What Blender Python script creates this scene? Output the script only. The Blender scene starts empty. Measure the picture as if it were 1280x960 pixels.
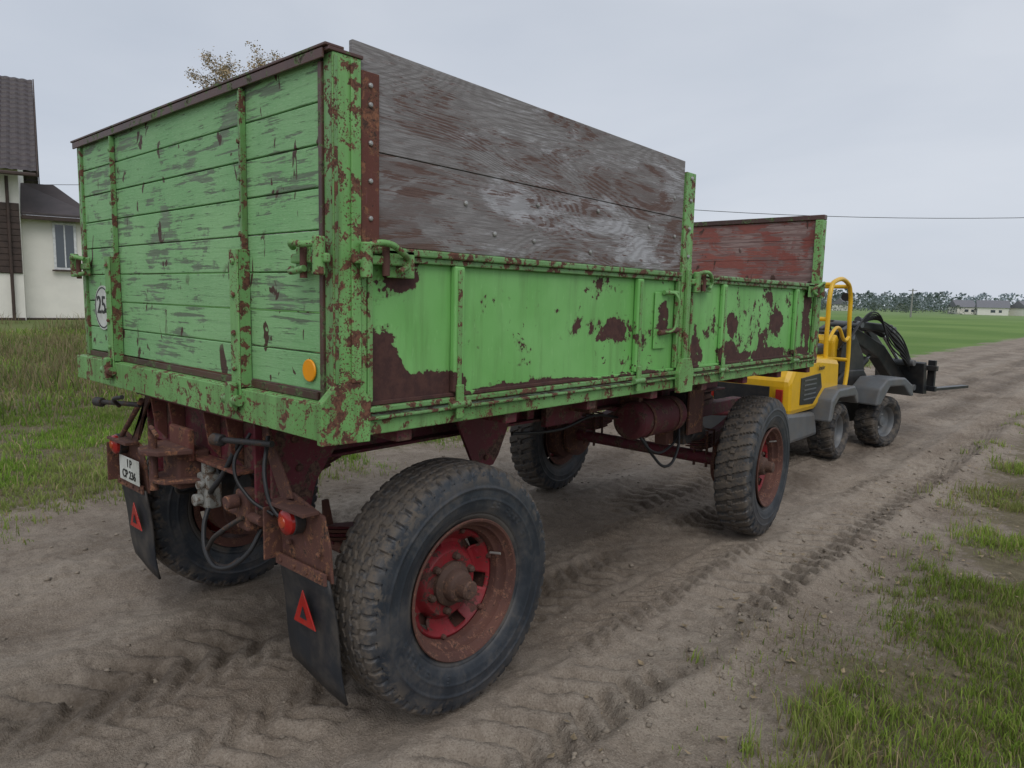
import bpy, math, random
import numpy as np
from mathutils import Vector, Matrix
random.seed(7); rng=np.random.default_rng(11)
scn=bpy.context.scene
COL=scn.collection
scn.view_settings.view_transform='Standard'; scn.view_settings.look='None'; scn.view_settings.exposure=0

# ------------------------------------------------------------------ node helpers
class M:
    def __init__(s,name):
        s.mat=bpy.data.materials.new(name); s.mat.use_nodes=True
        s.nt=s.mat.node_tree; s.nt.nodes.clear()
        s.out=s.nt.nodes.new('ShaderNodeOutputMaterial'); s.b=s.nt.nodes.new('ShaderNodeBsdfPrincipled')
        s.nt.links.new(s.b.outputs[0],s.out.inputs[0])
        s.tc=s.nt.nodes.new('ShaderNodeTexCoord')
    def put(s,sock,v):
        if isinstance(v,bpy.types.NodeSocket): s.nt.links.new(v,sock)
        else:
            if isinstance(v,(tuple,list)) and len(v)==3 and sock.type=='RGBA': v=(*v,1)
            sock.default_value=v
    def map(s,scale=(1,1,1),loc=(0,0,0),rot=(0,0,0),src='Object'):
        n=s.nt.nodes.new('ShaderNodeMapping'); s.nt.links.new(s.tc.outputs[src],n.inputs[0])
        n.inputs['Scale'].default_value=scale; n.inputs['Location'].default_value=loc; n.inputs['Rotation'].default_value=rot
        return n.outputs[0]
    def noise(s,scale,detail=5,rough=.6,dist=0,vec=None):
        n=s.nt.nodes.new('ShaderNodeTexNoise'); s.nt.links.new(vec if vec is not None else s.tc.outputs['Object'],n.inputs['Vector'])
        n.inputs['Scale'].default_value=scale;n.inputs['Detail'].default_value=detail;n.inputs['Roughness'].default_value=rough;n.inputs['Distortion'].default_value=dist
        return n.outputs[0]
    def voro(s,scale,vec=None,feature='F1'):
        n=s.nt.nodes.new('ShaderNodeTexVoronoi'); n.feature=feature; s.nt.links.new(vec if vec is not None else s.tc.outputs['Object'],n.inputs['Vector'])
        n.inputs['Scale'].default_value=scale; return n.outputs[0]
    def math(s,op,a,b=0,c=0):
        n=s.nt.nodes.new('ShaderNodeMath'); n.operation=op
        s.put(n.inputs[0],a); s.put(n.inputs[1],b); s.put(n.inputs[2],c); return n.outputs[0]
    def step(s,v,lo,hi,a=0,b=1,smooth=True):
        n=s.nt.nodes.new('ShaderNodeMapRange'); n.interpolation_type='SMOOTHSTEP' if smooth else 'LINEAR'
        s.put(n.inputs[0],v); n.inputs[1].default_value=lo;n.inputs[2].default_value=hi;n.inputs[3].default_value=a;n.inputs[4].default_value=b
        return n.outputs[0]
    def mix(s,f,a,b,mode='MIX'):
        n=s.nt.nodes.new('ShaderNodeMix'); n.data_type='RGBA'; n.blend_type=mode
        s.put(n.inputs[0],f); s.put(n.inputs[6],a); s.put(n.inputs[7],b); return n.outputs[2]
    def xyz(s,src='Object'):
        n=s.nt.nodes.new('ShaderNodeSeparateXYZ'); s.nt.links.new(s.tc.outputs[src],n.inputs[0]); return n.outputs
    def attr(s,name):
        n=s.nt.nodes.new('ShaderNodeAttribute'); n.attribute_name=name; return n.outputs
    def rnd(s):
        n=s.nt.nodes.new('ShaderNodeObjectInfo'); return n.outputs['Random']
    def bump(s,h,strength=.3,dist=.01):
        n=s.nt.nodes.new('ShaderNodeBump'); n.inputs['Strength'].default_value=strength; n.inputs['Distance'].default_value=dist
        s.put(n.inputs['Height'],h); s.nt.links.new(n.outputs[0],s.b.inputs['Normal'])
    def fin(s,col,rough=.6,metal=0,spec=None):
        s.put(s.b.inputs['Base Color'],col); s.put(s.b.inputs['Roughness'],rough); s.put(s.b.inputs['Metallic'],metal)
        if spec is not None: s.put(s.b.inputs['Specular IOR Level'],spec)
        return s.mat

def paint(name,c1,c2,r1,r2,thr,scale=5,zlo=None,zhi=None,zk=.12,rough=.42,soft=.010,dirt=.35,fine=1.0,pspeck=.66,blobs=(),spc=(.42,.55),spm=9):
    m=M(name)
    n1=m.noise(scale,6,.62,.4); n2=m.noise(scale*7,3,.6)
    a=m.math('MULTIPLY_ADD',n2,.22*fine,m.math('MULTIPLY',n1,1-.22*fine))
    if zlo is not None or blobs: X_,Y_,Z_=m.xyz()
    if zlo is not None:
        a=m.math('ADD',a,m.step(Z_,zlo,zhi,zk,0))
    for (by,bz,ry,rz,bk) in blobs:
        q=m.math('ADD',m.math('POWER',m.math('ABSOLUTE',m.math('DIVIDE',m.math('SUBTRACT',Y_,by),ry)),2),m.math('POWER',m.math('ABSOLUTE',m.math('DIVIDE',m.math('SUBTRACT',Z_,bz),rz)),2))
        a=m.math('ADD',a,m.step(q,.15,1.6,bk,0))
    k=m.step(a,thr,thr+soft)
    cl=m.noise(scale*.35,2,.5,0,m.map(loc=(3,7,1)))
    sp=m.math('MULTIPLY',m.step(m.noise(scale*spm,2,.5,.3),pspeck,pspeck+.02),m.step(cl,*spc))
    k=m.math('MAXIMUM',k,sp)
    big=m.noise(2.2,3,.6); streak=m.noise(5,5,.65,0,m.map(scale=(3,3,.35)))
    pc=m.mix(m.step(big,.35,.65),c1,c2)
    pc=m.mix(m.math('MULTIPLY',m.step(streak,.48,.72),dirt),pc,(c1[0]*.5+.03,c1[1]*.45+.02,c1[2]*.4+.02))
    scr=m.step(m.noise(60,3,.7,0,m.map(scale=(1,1,.25))),.60,.72)
    pc=m.mix(m.math('MULTIPLY',scr,.3),pc,(min(1,c1[0]*1.5+.08),min(1,c1[1]*1.3+.05),min(1,c1[2]*1.5+.08)))
    rc=m.mix(m.step(m.noise(scale*4,5,.7),.38,.62),r1,r2)
    ring=m.step(a,thr-.03,thr)
    pc=m.mix(m.math('MULTIPLY',ring,.3),pc,r2)
    m.bump(m.math('ADD',m.math('MULTIPLY',k,-.5),m.math('MULTIPLY',m.noise(80,3,.7),m.math('ADD',m.math('MULTIPLY',k,.5),.12))),.55,.004)
    return m.fin(m.mix(k,pc,rc),m.step(k,0,1,rough,.85),0)

G1=(.170,.445,.115); G2=(.220,.515,.160); R1=(.055,.022,.020); R2=(.12,.048,.034)
BL=[(1.50,1.50,.13,.15,.22),(1.72,1.42,.22,.07,.22),(1.62,1.83,.09,.06,.18),(1.55,1.70,.16,.1,.06),(2.6,1.36,1.0,.035,.17),(2.9,1.60,.50,.07,.085),(3.40,1.66,.08,.10,.10),
    (3.76,1.45,.12,.10,.22),(4.20,1.42,.16,.09,.22),(4.65,1.60,.7,.25,.065),(5.0,1.40,.7,.05,.17),(5.55,1.6,.12,.25,.17),(2.35,1.37,.35,.05,.10),(4.25,1.62,.08,.07,.16),(4.95,1.62,.12,.10,.16),(2.45,1.72,.10,.04,.10)]
mGreen=paint('green_paint_chipped',G1,G2,R1,(.085,.035,.028),.615,4.8,1.34,1.50,.05,dirt=.4,pspeck=.66,blobs=BL,spc=(.46,.56),spm=6,rough=.5)
mGreenF=paint('green_paint_frame',(.145,.33,.095),(.195,.41,.14),(.08,.033,.022),(.18,.08,.045),.555,17,dirt=.8,pspeck=.62,rough=.5)
mGreenP=paint('green_paint_post',(.15,.36,.10),(.20,.43,.14),(.08,.033,.022),(.19,.085,.05),.550,17,1.35,1.8,.045,dirt=.75,pspeck=.60,rough=.5)
mGreenR=paint('green_rail_rusty',(.13,.29,.09),(.17,.35,.13),(.075,.03,.022),(.16,.068,.04),.520,21,dirt=.75)
mRustRail=paint('rusty_rail',(.06,.03,.025),(.10,.046,.036),(.04,.024,.018),(.12,.19,.07),.56,17)
mRust=paint('rusted_steel',(.085,.038,.030),(.125,.052,.038),(.04,.024,.02),(.26,.115,.06),.54,15,rough=.85)
mRustRed=paint('rusty_red_bracket',(.14,.045,.033),(.11,.042,.03),(.05,.026,.02),(.26,.11,.06),.53,14,rough=.85)
mMaroon=paint('maroon_chassis_paint',(.14,.018,.030),(.10,.018,.024),(.055,.026,.022),(.15,.085,.06),.53,12,rough=.7,dirt=.8)
mRimRed=paint('red_rim_paint',(.28,.012,.020),(.18,.012,.016),(.06,.028,.022),(.11,.045,.035),.545,15,rough=.55,dirt=.7)
mRimRust=paint('rim_rust',(.075,.032,.025),(.12,.050,.036),(.045,.024,.02),(.22,.10,.065),.55,22,rough=.85)
mHub=paint('hub_rust',(.095,.053,.04),(.065,.036,.025),(.03,.018,.016),(.18,.095,.06),.55,24,rough=.8)
mDark=paint('dark_steel',(.025,.024,.025),(.035,.03,.028),(.06,.035,.025),(.09,.055,.035),.57,12,rough=.6)
mBrass=paint('grey_valve',(.3,.3,.28),(.22,.22,.2),(.1,.07,.05),(.16,.12,.09),.52,30,rough=.5)

def wood_paint(name,c1,c2,bare1,bare2,thr,axis='X',rough=.6):
    m=M(name); r=m.rnd()
    sc=(1.2,12,22) if axis=='X' else (12,1.2,22)
    off=m.nt.nodes.new('ShaderNodeVectorMath'); off.operation='ADD'
    cmb=m.nt.nodes.new('ShaderNodeCombineXYZ'); m.put(cmb.inputs[0],m.math('MULTIPLY',r,37.)); m.put(cmb.inputs[2],m.math('MULTIPLY',r,11.)); 
    m.nt.links.new(m.map(scale=sc),off.inputs[0]); m.nt.links.new(cmb.outputs[0],off.inputs[1]); v=off.outputs[0]
    g=m.noise(2.6,6,.65,.6,v); g2=m.noise(9,5,.7,.2,v)
    patch=m.noise(3.6,5,.62,.6,m.map(scale=(1,1,1.5)))
    a=m.math('ADD',m.math('MULTIPLY',g,.40),m.math('ADD',m.math('MULTIPLY',patch,.50),m.math('MULTIPLY',g2,.15)))
    k=m.step(a,thr,thr+.03)
    crack=m.step(g2,.64,.69)
    pc=m.mix(m.step(m.noise(2.1,4,.6),.35,.65),c1,c2)
    pc=m.mix(m.math('MULTIPLY',m.step(r,.0,1,0,1,False),.35),pc,(c1[0]*.75,c1[1]*.75,c1[2]*.85))
    pc=m.mix(m.math('MULTIPLY',m.step(g,.48,.68),.35),pc,(c1[0]*.6,c1[1]*.58,c1[2]*.6))
    pc=m.mix(m.math('MULTIPLY',m.step(m.noise(40,3,.6,0,v),.50,.7),.45),pc,(min(1,c2[0]*1.7),min(1,c2[1]*1.25),min(1,c2[2]*1.7)))
    bc=m.mix(m.step(g,.42,.6),bare1,bare2)
    c=m.mix(m.math('MULTIPLY',k,.9),pc,bc)
    spk=m.math('MULTIPLY',m.step(m.noise(17,3,.5,.5,m.map(scale=(1,1,.5),loc=(4,2,9))),.64,.66),m.step(m.noise(2.3,2),.40,.50))
    c=m.mix(spk,c,(.075,.035,.025))
    c=m.mix(m.math('MULTIPLY',crack,.55),c,(.05,.06,.04))
    m.bump(m.math('SUBTRACT',m.math('MULTIPLY',g2,.5),m.math('ADD',m.math('MULTIPLY',k,.3),crack)),.7,.005)
    return m.fin(c,rough)
mPlank=wood_paint('green_painted_planks',(.20,.44,.175),(.265,.51,.225),(.215,.28,.19),(.13,.165,.11),.555)
mRedPlank=wood_paint('weathered_red_planks',(.22,.06,.045),(.29,.10,.075),(.33,.25,.23),(.18,.11,.10),.50)
mRedPlankY=wood_paint('weathered_red_planks_y',(.20,.045,.035),(.27,.075,.055),(.30,.22,.2),(.17,.10,.09),.53,'Y')

def plywood():
    m=M('weathered_plywood')
    v=m.map(scale=(1,.55,2.3)); base=m.noise(1.25,1.2,.35,.3,v)
    wob=m.math('MULTIPLY',m.noise(9,3,.6,0,m.map(scale=(1,1,8))),.020)
    rings=m.math('SINE',m.math('MULTIPLY',m.math('ADD',base,wob),300.))
    rg=m.step(rings,-.6,1.)
    fib=m.noise(6,6,.7,.15,m.map(scale=(1,1.2,30)))
    fine=m.noise(34,4,.75,0,m.map(scale=(1,.5,14)))
    pa=m.noise(1.9,6,.68,.8,m.map(scale=(1,.75,2.6),loc=(0,3.1,.4)))
    z=m.xyz()[2]
    low=m.step(z,2.02,2.30,.07,0)
    fb=m.math('MULTIPLY',m.math('SUBTRACT',fib,.5),.6)
    brown=m.step(m.math('ADD',m.math('ADD',pa,low),fb),.52,.585)
    white=m.step(m.math('ADD',m.noise(1.8,6,.66,.7,m.map(scale=(1,.6,2.6),loc=(0,9,2))),fb),.53,.61)
    grey=m.mix(m.step(fib,.35,.65),(.20,.185,.182),(.31,.295,.295))
    br=m.mix(m.step(fine,.4,.6),(.090,.046,.036),(.150,.085,.068))
    c=m.mix(m.math('MULTIPLY',white,.75),grey,(.50,.50,.53))
    kb=m.math('MULTIPLY',brown,m.step(rg,0,1,.95,.5))
    c=m.mix(kb,c,br)
    c=m.mix(m.math('MULTIPLY',rg,.28),c,(.10,.08,.075))
    c=m.mix(m.math('MULTIPLY',m.step(fine,.54,.68),.4),c,(.085,.07,.066))
    knots=m.step(m.voro(2.1,m.map(scale=(1,.8,1.5),loc=(0,1.3,.2))),.03,.045,1,0)
    c=m.mix(knots,c,(.06,.04,.035))
    m.bump(m.math('ADD',m.math('MULTIPLY',fib,.6),m.math('MULTIPLY',rg,.2)),.55,.004)
    return m.fin(c,.75)
mPly=plywood()

def rubber(name,dust,amt):
    m=M(name); n=m.noise(6,6,.65,.3); n2=m.noise(40,4,.7); n3=m.noise(15,5,.7,.5)
    x,y,z=m.xyz()
    r=m.math('SQRT',m.math('ADD',m.math('MULTIPLY',y,y),m.math('MULTIPLY',z,z)))
    base=m.mix(m.step(n,.35,.65),(.017,.022,.030),(.033,.041,.053))
    k=m.math('MULTIPLY',m.step(m.math('ADD',m.math('MULTIPLY',n,.7),m.math('MULTIPLY',n2,.3)),.44,.68),amt)
    tread=m.step(r,.495,.522)
    k=m.math('MAXIMUM',k,m.math('MULTIPLY',tread,m.step(n2,.3,.65,.2,.85)))
    sh=m.math('MULTIPLY',m.step(r,.42,.51),m.step(n3,.47,.60,0,.8)); k=m.math('MAXIMUM',k,sh)
    rim=m.step(r,.30,.355,.65,0); k=m.math('MAXIMUM',k,m.math('MULTIPLY',rim,m.step(n,.35,.6)))
    c=m.mix(k,base,dust)
    m.bump(m.math('ADD',n2,k),.3,.003)
    return m.fin(c,m.step(k,0,1,.5,.9))
mRubber=rubber('tyre_rubber_dusty',(.145,.117,.09),.42)
def simple(name,c,rough=.5,metal=0,var=.25,sc=8,dust=0,dc=(.16,.13,.1)):
    m=M(name); n=m.noise(sc,5,.6)
    c2=tuple(x*(1-var) for x in c)
    col=m.mix(m.step(n,.35,.65),c,c2)
    if dust: col=m.mix(m.math('MULTIPLY',m.step(m.noise(sc*.6,6,.7,.3),.4,.7),dust),col,dc)
    m.bump(m.noise(sc*8,3,.6),.08,.003)
    return m.fin(col,rough,metal)
mFlap=simple('rubber_flap',(.018,.021,.027),.6,dust=.35)
mWhite=simple('white_plate',(.75,.77,.72),.4,dust=.35)
mBlack=simple('black_print',(.015,.015,.015),.5)
mRedRef=simple('red_reflector',(.46,.02,.015),.2,dust=.35)
mLampRed=simple('red_lamp_lens',(.36,.015,.012),.18,dust=.2)
mLampOr=simple('orange_lamp_lens',(.42,.06,.02),.2,dust=.25)
mOrange=simple('orange_reflector',(.95,.36,.01),.25,var=.1)
mBolt=simple('zinc_bolts',(.45,.44,.42),.4,.6)
mHose=simple('black_hose',(.018,.018,.02),.5)
mYellow=simple('yellow_machine_paint',(.80,.47,.015),.32,var=.08,dust=.15)
mGreyP=simple('grey_machine_paint',(.12,.13,.14),.42,var=.15,dust=.4)
mBlackP=simple('black_machine_paint',(.022,.024,.027),.38,dust=.2)
mLTyre=simple('loader_tyre',(.03,.03,.032),.8,dust=.8,sc=14)
mWall=simple('house_stucco',(.80,.77,.70),.85,var=.06,sc=2)
mWallB=simple('house_brown_cladding',(.06,.036,.028),.6,var=.3,sc=4)
mRoof=simple('brown_roof_tiles',(.062,.046,.046),.5,var=.25,sc=3)
mFrame=simple('window_frame_white',(.75,.75,.75),.4)
mm=M('window_glass'); mGlass=mm.fin((.06,.075,.09),.06,0,.8)
mChrome=simple('steel_rod',(.5,.5,.52),.25,.8)

# ------------------------------------------------------------------ mesh helpers
def link(o,parent=None):
    COL.objects.link(o)
    if parent: o.parent=parent
    return o
def empty(name,loc=(0,0,0)):
    o=bpy.data.objects.new(name,None); o.location=loc; o.empty_display_size=.3; return link(o)
def mesh(name,verts,faces,mat,parent=None,smooth=False,bevel=0,seg=2):
    me=bpy.data.meshes.new(name); me.from_pydata([tuple(v) for v in verts],[],faces); me.update()
    if mat: me.materials.append(mat)
    o=bpy.data.objects.new(name,me); link(o,parent)
    if smooth:
        me.shade_smooth(); me.set_sharp_from_angle(angle=math.radians(35))
    if bevel:
        b=o.modifiers.new('b','BEVEL'); b.width=bevel; b.segments=seg; b.limit_method='ANGLE'
    return o
BF=[(0,3,2,1),(4,5,6,7),(0,1,5,4),(1,2,6,5),(2,3,7,6),(3,0,4,7)]
def box(name,x0,x1,y0,y1,z0,z1,mat,parent=None,bevel=.004):
    v=[(x0,y0,z0),(x1,y0,z0),(x1,y1,z0),(x0,y1,z0),(x0,y0,z1),(x1,y0,z1),(x1,y1,z1),(x0,y1,z1)]
    return mesh(name,v,BF,mat,parent,bevel=bevel)
def hexa(name,v8,mat,parent=None,bevel=.004): return mesh(name,v8,BF,mat,parent,bevel=bevel)
def frame_from(d):
    d=d.normalized(); a=Vector((0,0,1)) if abs(d.z)<.9 else Vector((1,0,0))
    u=d.cross(a).normalized(); w=d.cross(u); return u,w
def cyl(name,p1,p2,r,mat,parent=None,n=24,r2=None,bevel=0):
    p1=Vector(p1);p2=Vector(p2); u,w=frame_from(p2-p1); r2=r if r2 is None else r2
    v=[];f=[]
    for p,rr in ((p1,r),(p2,r2)):
        for i in range(n):
            a=2*math.pi*i/n; v.append(p+u*rr*math.cos(a)+w*rr*math.sin(a))
    for i in range(n): f.append((i,(i+1)%n,n+(i+1)%n,n+i))
    f.append(tuple(range(n-1,-1,-1))); f.append(tuple(range(n,2*n)))
    return mesh(name,v,f,mat,parent,smooth=True,bevel=bevel)
def tube(name,pts,r,mat,parent=None,smooth=True,res=8):
    c=bpy.data.curves.new(name,'CURVE'); c.dimensions='3D'; c.bevel_depth=r; c.bevel_resolution=3; c.use_fill_caps=True; c.resolution_u=res
    if smooth:
        s=c.splines.new('BEZIER'); s.bezier_points.add(len(pts)-1)
        for b,p in zip(s.bezier_points,pts): b.co=p; b.handle_left_type=b.handle_right_type='AUTO'
    else:
        s=c.splines.new('POLY'); s.points.add(len(pts)-1)
        for b,p in zip(s.points,pts): b.co=(*p,1)
    c.materials.append(mat); o=bpy.data.objects.new(name,c); return link(o,parent)
def prism(name,pts,off,mat,parent=None,bevel=.003):
    n=len(pts); off=Vector(off); v=[Vector(p) for p in pts]+[Vector(p)+off for p in pts]
    f=[tuple(range(n)),tuple(range(2*n-1,n-1,-1))]+[(i,i+n,(i+1)%n+n,(i+1)%n) for i in range(n)]
    o=mesh(name,v,f,mat,parent,bevel=bevel); 
    import bmesh
    bm=bmesh.new(); bm.from_mesh(o.data); bmesh.ops.recalc_face_normals(bm,faces=bm.faces); bm.to_mesh(o.data); bm.free()
    return o
def lathe(name,prof,mat,parent=None,n=96,cx=(0,0,0),axis='X'):
    v=[];f=[];k=len(prof)
    for i in range(n):
        a=2*math.pi*i/n
        for (x,r) in prof:
            p=(x,r*math.cos(a),r*math.sin(a)) if axis=='X' else (r*math.cos(a),r*math.sin(a),x)
            v.append((p[0]+cx[0],p[1]+cx[1],p[2]+cx[2]))
    for i in range(n):
        j=(i+1)%n
        for q in range(k-1): f.append((i*k+q,j*k+q,j*k+q+1,i*k+q+1))
    return mesh(name,v,f,mat,parent,smooth=True)
def text(name,s,loc,size,mat,parent,rot,sx=1):
    c=bpy.data.curves.new(name,'FONT'); c.body=s; c.size=size; c.extrude=.0008; c.align_x='CENTER'; c.align_y='CENTER'; c.offset=.0012
    c.materials.append(mat); o=bpy.data.objects.new(name,c); o.location=loc; o.rotation_euler=rot; o.scale=(sx,1,1); return link(o,parent)
def bolts(name,pts,ax,r,mat,parent,h=.008):
    v=[];f=[]; ax=Vector(ax); u,w=frame_from(ax)
    for p in pts:
        p=Vector(p); b=len(v)
        for q,rr in ((0,r),(h*.7,r*.9),(h,r*.45)):
            for i in range(8):
                a=math.pi*i/4; v.append(p+ax*q+u*rr*math.cos(a)+w*rr*math.sin(a))
        for L in range(2):
            for i in range(8): f.append((b+L*8+i,b+L*8+(i+1)%8,b+L*8+8+(i+1)%8,b+L*8+8+i))
        f.append(tuple(b+16+i for i in range(8)))
    return mesh(name,v,f,mat,parent)

# ------------------------------------------------------------------ camera
p=math.radians(6.87); rho=math.radians(1.33); yaw=math.radians(41.95)
d=Vector((-math.sin(yaw),math.cos(yaw),0)); r=Vector((math.cos(yaw),math.sin(yaw),0)); Z=Vector((0,0,1))
F=d*math.cos(p)-Z*math.sin(p); U=d*math.sin(p)+Z*math.cos(p)
Rr=r*math.cos(rho)+U*math.sin(rho); Uu=U*math.cos(rho)-r*math.sin(rho)
cam=bpy.data.cameras.new('camera'); co=bpy.data.objects.new('camera',cam); COL.objects.link(co)
co.matrix_world=Matrix((( Rr.x,Uu.x,-F.x,0),(Rr.y,Uu.y,-F.y,0),(Rr.z,Uu.z,-F.z,1.75),(0,0,0,1)))
cam.sensor_width=36; cam.lens=36*888/1280; cam.clip_end=5000; cam.clip_start=.05
scn.camera=co

# ------------------------------------------------------------------ world & sun
w=bpy.data.worlds.new('World'); scn.world=w; w.use_nodes=True; nt=w.node_tree; nt.nodes.clear()
out=nt.nodes.new('ShaderNodeOutputWorld'); bg=nt.nodes.new('ShaderNodeBackground'); nt.links.new(bg.outputs[0],out.inputs[0])
sky=nt.nodes.new('ShaderNodeTexSky'); sky.sky_type='NISHITA'; sky.sun_disc=False
S=Vector((.62,-.50,.95)).normalized()   # towards the sun
sky.sun_elevation=math.asin(S.z); sky.sun_rotation=math.atan2(S.x,S.y); sky.dust_density=3
tc=nt.nodes.new('ShaderNodeTexCoord'); mp=nt.nodes.new('ShaderNodeMapping'); mp.inputs['Scale'].default_value=(1,1,3.2)
nt.links.new(tc.outputs['Generated'],mp.inputs[0])
no=nt.nodes.new('ShaderNodeTexNoise'); no.inputs['Scale'].default_value=1.5; no.inputs['Detail'].default_value=5; no.inputs['Roughness'].default_value=.5; no.inputs['Distortion'].default_value=.3
nt.links.new(mp.outputs[0],no.inputs['Vector'])
rp=nt.nodes.new('ShaderNodeValToRGB'); rp.color_ramp.elements[0].position=.34; rp.color_ramp.elements[1].position=.68
rp.color_ramp.elements[0].color=(5.3,5.8,6.65,1); rp.color_ramp.elements[1].color=(6.5,6.9,7.6,1)
nt.links.new(no.outputs[0],rp.inputs[0])
sp=nt.nodes.new('ShaderNodeSeparateXYZ'); nt.links.new(tc.outputs['Generated'],sp.inputs[0])
mr=nt.nodes.new('ShaderNodeMapRange'); mr.inputs[1].default_value=-.02; mr.inputs[2].default_value=.45; mr.inputs[3].default_value=1.08; mr.inputs[4].default_value=.98
nt.links.new(sp.outputs[2],mr.inputs[0])
vm=nt.nodes.new('ShaderNodeVectorMath'); vm.operation='SCALE'; nt.links.new(rp.outputs[0],vm.inputs[0]); nt.links.new(mr.outputs[0],vm.inputs['Scale'])
mx=nt.nodes.new('ShaderNodeMix'); mx.data_type='RGBA'; mx.inputs[0].default_value=.93
nt.links.new(sky.outputs[0],mx.inputs[6]); nt.links.new(vm.outputs[0],mx.inputs[7]); nt.links.new(mx.outputs[2],bg.inputs[0])
bg.inputs[1].default_value=.1
sl=bpy.data.lights.new('sun','SUN'); sl.energy=1.2; sl.angle=math.radians(45); sl.color=(1,.97,.93)
so=bpy.data.objects.new('sun',sl); COL.objects.link(so); so.rotation_euler=S.to_track_quat('Z','Y').to_euler()

# ------------------------------------------------------------------ ground
def hsh(i,j,s):
    v=np.sin(i*127.1+j*311.7+s*74.7)*43758.5453; return v-np.floor(v)
def vn(x,y,s=0):
    i=np.floor(x);j=np.floor(y);fx=x-i;fy=y-j;fx=fx*fx*(3-2*fx);fy=fy*fy*(3-2*fy)
    return (hsh(i,j,s)*(1-fx)+hsh(i+1,j,s)*fx)*(1-fy)+(hsh(i,j+1,s)*(1-fx)+hsh(i+1,j+1,s)*fx)*fy
def fbm(x,y,s=0,o=4):
    t=0;a=.5
    for k in range(o): t=t+a*vn(x*2**k,y*2**k,s+k); a*=.5
    return t/(1-.5**o)
def ss(a,b,x):
    t=np.clip((x-a)/(b-a),0,1); return t*t*(3-2*t)
def gmask(x,y):
    wob=(fbm(x*.9,y*.9,3)-.5)*1.5+(fbm(x*4,y*4,9)-.5)*.5
    rgt=ss(-1.55,-.60,x+wob*.75)
    lft=1-ss(-6.7,-5.6,x+wob*.9)
    return np.maximum(rgt,lft)
TR=[(-1.70,.23,.165,1.0,.042),(-2.50,.18,.13,-1,.030),(-3.28,.22,.17,1,.034),(-4.55,.20,.13,-1,.026),(-5.2,.16,.14,1,.020),(-2.06,.14,.11,1,.026),(-2.95,.13,.10,-1,.020)]
def ground_h(x,y):
    g=gmask(x,y)
    near=np.exp(-((x/60)**2+(y/60)**2))
    h=.05*(fbm(x*.6,y*.6,21)-.5)+.045*(fbm(x*2.3,y*2.3,5)-.5)*(1-.4*g)
    h=h+.034*(fbm(x*9,y*9,7)-.5)*(1-.5*g)+.022*(fbm(x*22,y*22,17,2)-.5)*(1-.5*g)
    c=.06*(vn(y*.35,0*y,31)-.5)*2
    for xc,dd in ((-2.18,.03),(-4.06,.035),(-3.28,.03),(-1.7,.025)):
        h=h-dd*np.exp(-((x-xc-c)/.20)**2)
    for xc,dd in ((-1.40,.05),(-1.98,.025),(-2.85,.028),(-3.65,.03),(-4.85,.02)):
        h=h+dd*np.exp(-((x-xc-c)/.10)**2)*(.3+1.2*fbm(x*3,y*3,44))
    for n,(xc,hw,pp,sg,am) in enumerate(TR):
        cc=xc+.08*(vn(y*.2+n*9,0*y,50+n)-.5)*2
        u=(x-cc); a=np.abs(u)/hw; ins=1-ss(.85,1.1,a)
        ph=(y+sg*np.abs(u)*.8)/pp+.22*vn(y*2,x*2,60+n); t=np.abs((ph-np.floor(ph))-.5)*2
        lug=ss(.40,.58,t)
        mk=ss(.36,.62,vn(y*.9+n*5,x*.9,70+n)+.35*(fbm(x*5,y*5,75+n)-.5)+(.18 if n==0 else 0))
        h=h+ins*mk*am*(lug-.55)*(.5+1.0*fbm(x*6,y*6,80))
        h=h+.018*np.exp(-((a-1.2)/.18)**2)*mk*(.3+fbm(x*7,y*7,81))
    h=h*(near*.9+.1)
    h=h+.025*g*near
    rise=.62*(1-ss(-25,-9,x))*(1-ss(20,45,np.abs(y-6)))*(1-ss(60,120,-x))
    for wx in (-2.16,-4.06):
        for wy in (2.03,5.22):
            e=np.exp(-(((x-wx)/.22)**2+((y-wy)/.3)**2)**2); h=h*(1-e)+e*(-.004)
    return h+rise
def seg(a,b,s): return list(np.arange(a,b,s))
def geo(start,end,s0,k=1.16):
    o=[];x=start;s=s0
    while x<end: x+=s; s*=k; o.append(x)
    return o
xs=seg(-7.6,-5.6,.05)+seg(-5.6,-.2,.019)+seg(-.2,2,.06)
xs=[-v for v in geo(7.6,2500,.07)][::-1]+xs+[v for v in geo(2,2500,.08)]
ys=seg(-2,.2,.06)+seg(.2,8.5,.020)+seg(8.5,18,.045)
ys=[-v for v in geo(2,2500,.08)][::-1]+ys+[v for v in geo(18,2500,.07,1.10)]
xs=np.array(xs);ys=np.array(ys)
X,Y=np.meshgrid(xs,ys); nx=len(xs);ny=len(ys)
H=ground_h(X,Y)
me=bpy.data.meshes.new('ground')
me.vertices.add(nx*ny); me.vertices.foreach_set('co',np.stack([X,Y,H],-1).astype(np.float32).ravel())
ii=(np.arange(ny-1)[:,None]*nx+np.arange(nx-1)[None,:]).ravel()
q=np.stack([ii,ii+1,ii+nx+1,ii+nx],-1)
me.loops.add(q.size); me.loops.foreach_set('vertex_index',q.ravel().astype(np.int32))
me.polygons.add(len(q)); me.polygons.foreach_set('loop_start',(np.arange(len(q))*4).astype(np.int32))
me.update(calc_edges=True); me.shade_smooth()
at=me.attributes.new('grassy','FLOAT','POINT'); at.data.foreach_set('value',gmask(X,Y).astype(np.float32).ravel())
def band(c0,w_,s,a=.3,b=.6,sx=1.1,sy=.6): return np.exp(-((X-c0)/w_)**2)*ss(a,b,fbm(X*sx,Y*sy,s))
wet=.9*band(-3.28,.30,91,.32,.6,2,.9)+.6*band(-4.35,.30,92,.4,.65,2,.9)+.75*band(-2.5,.26,94,.36,.6,2,.9)+.3*band(-5.3,.4,97,.4,.6)
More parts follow.
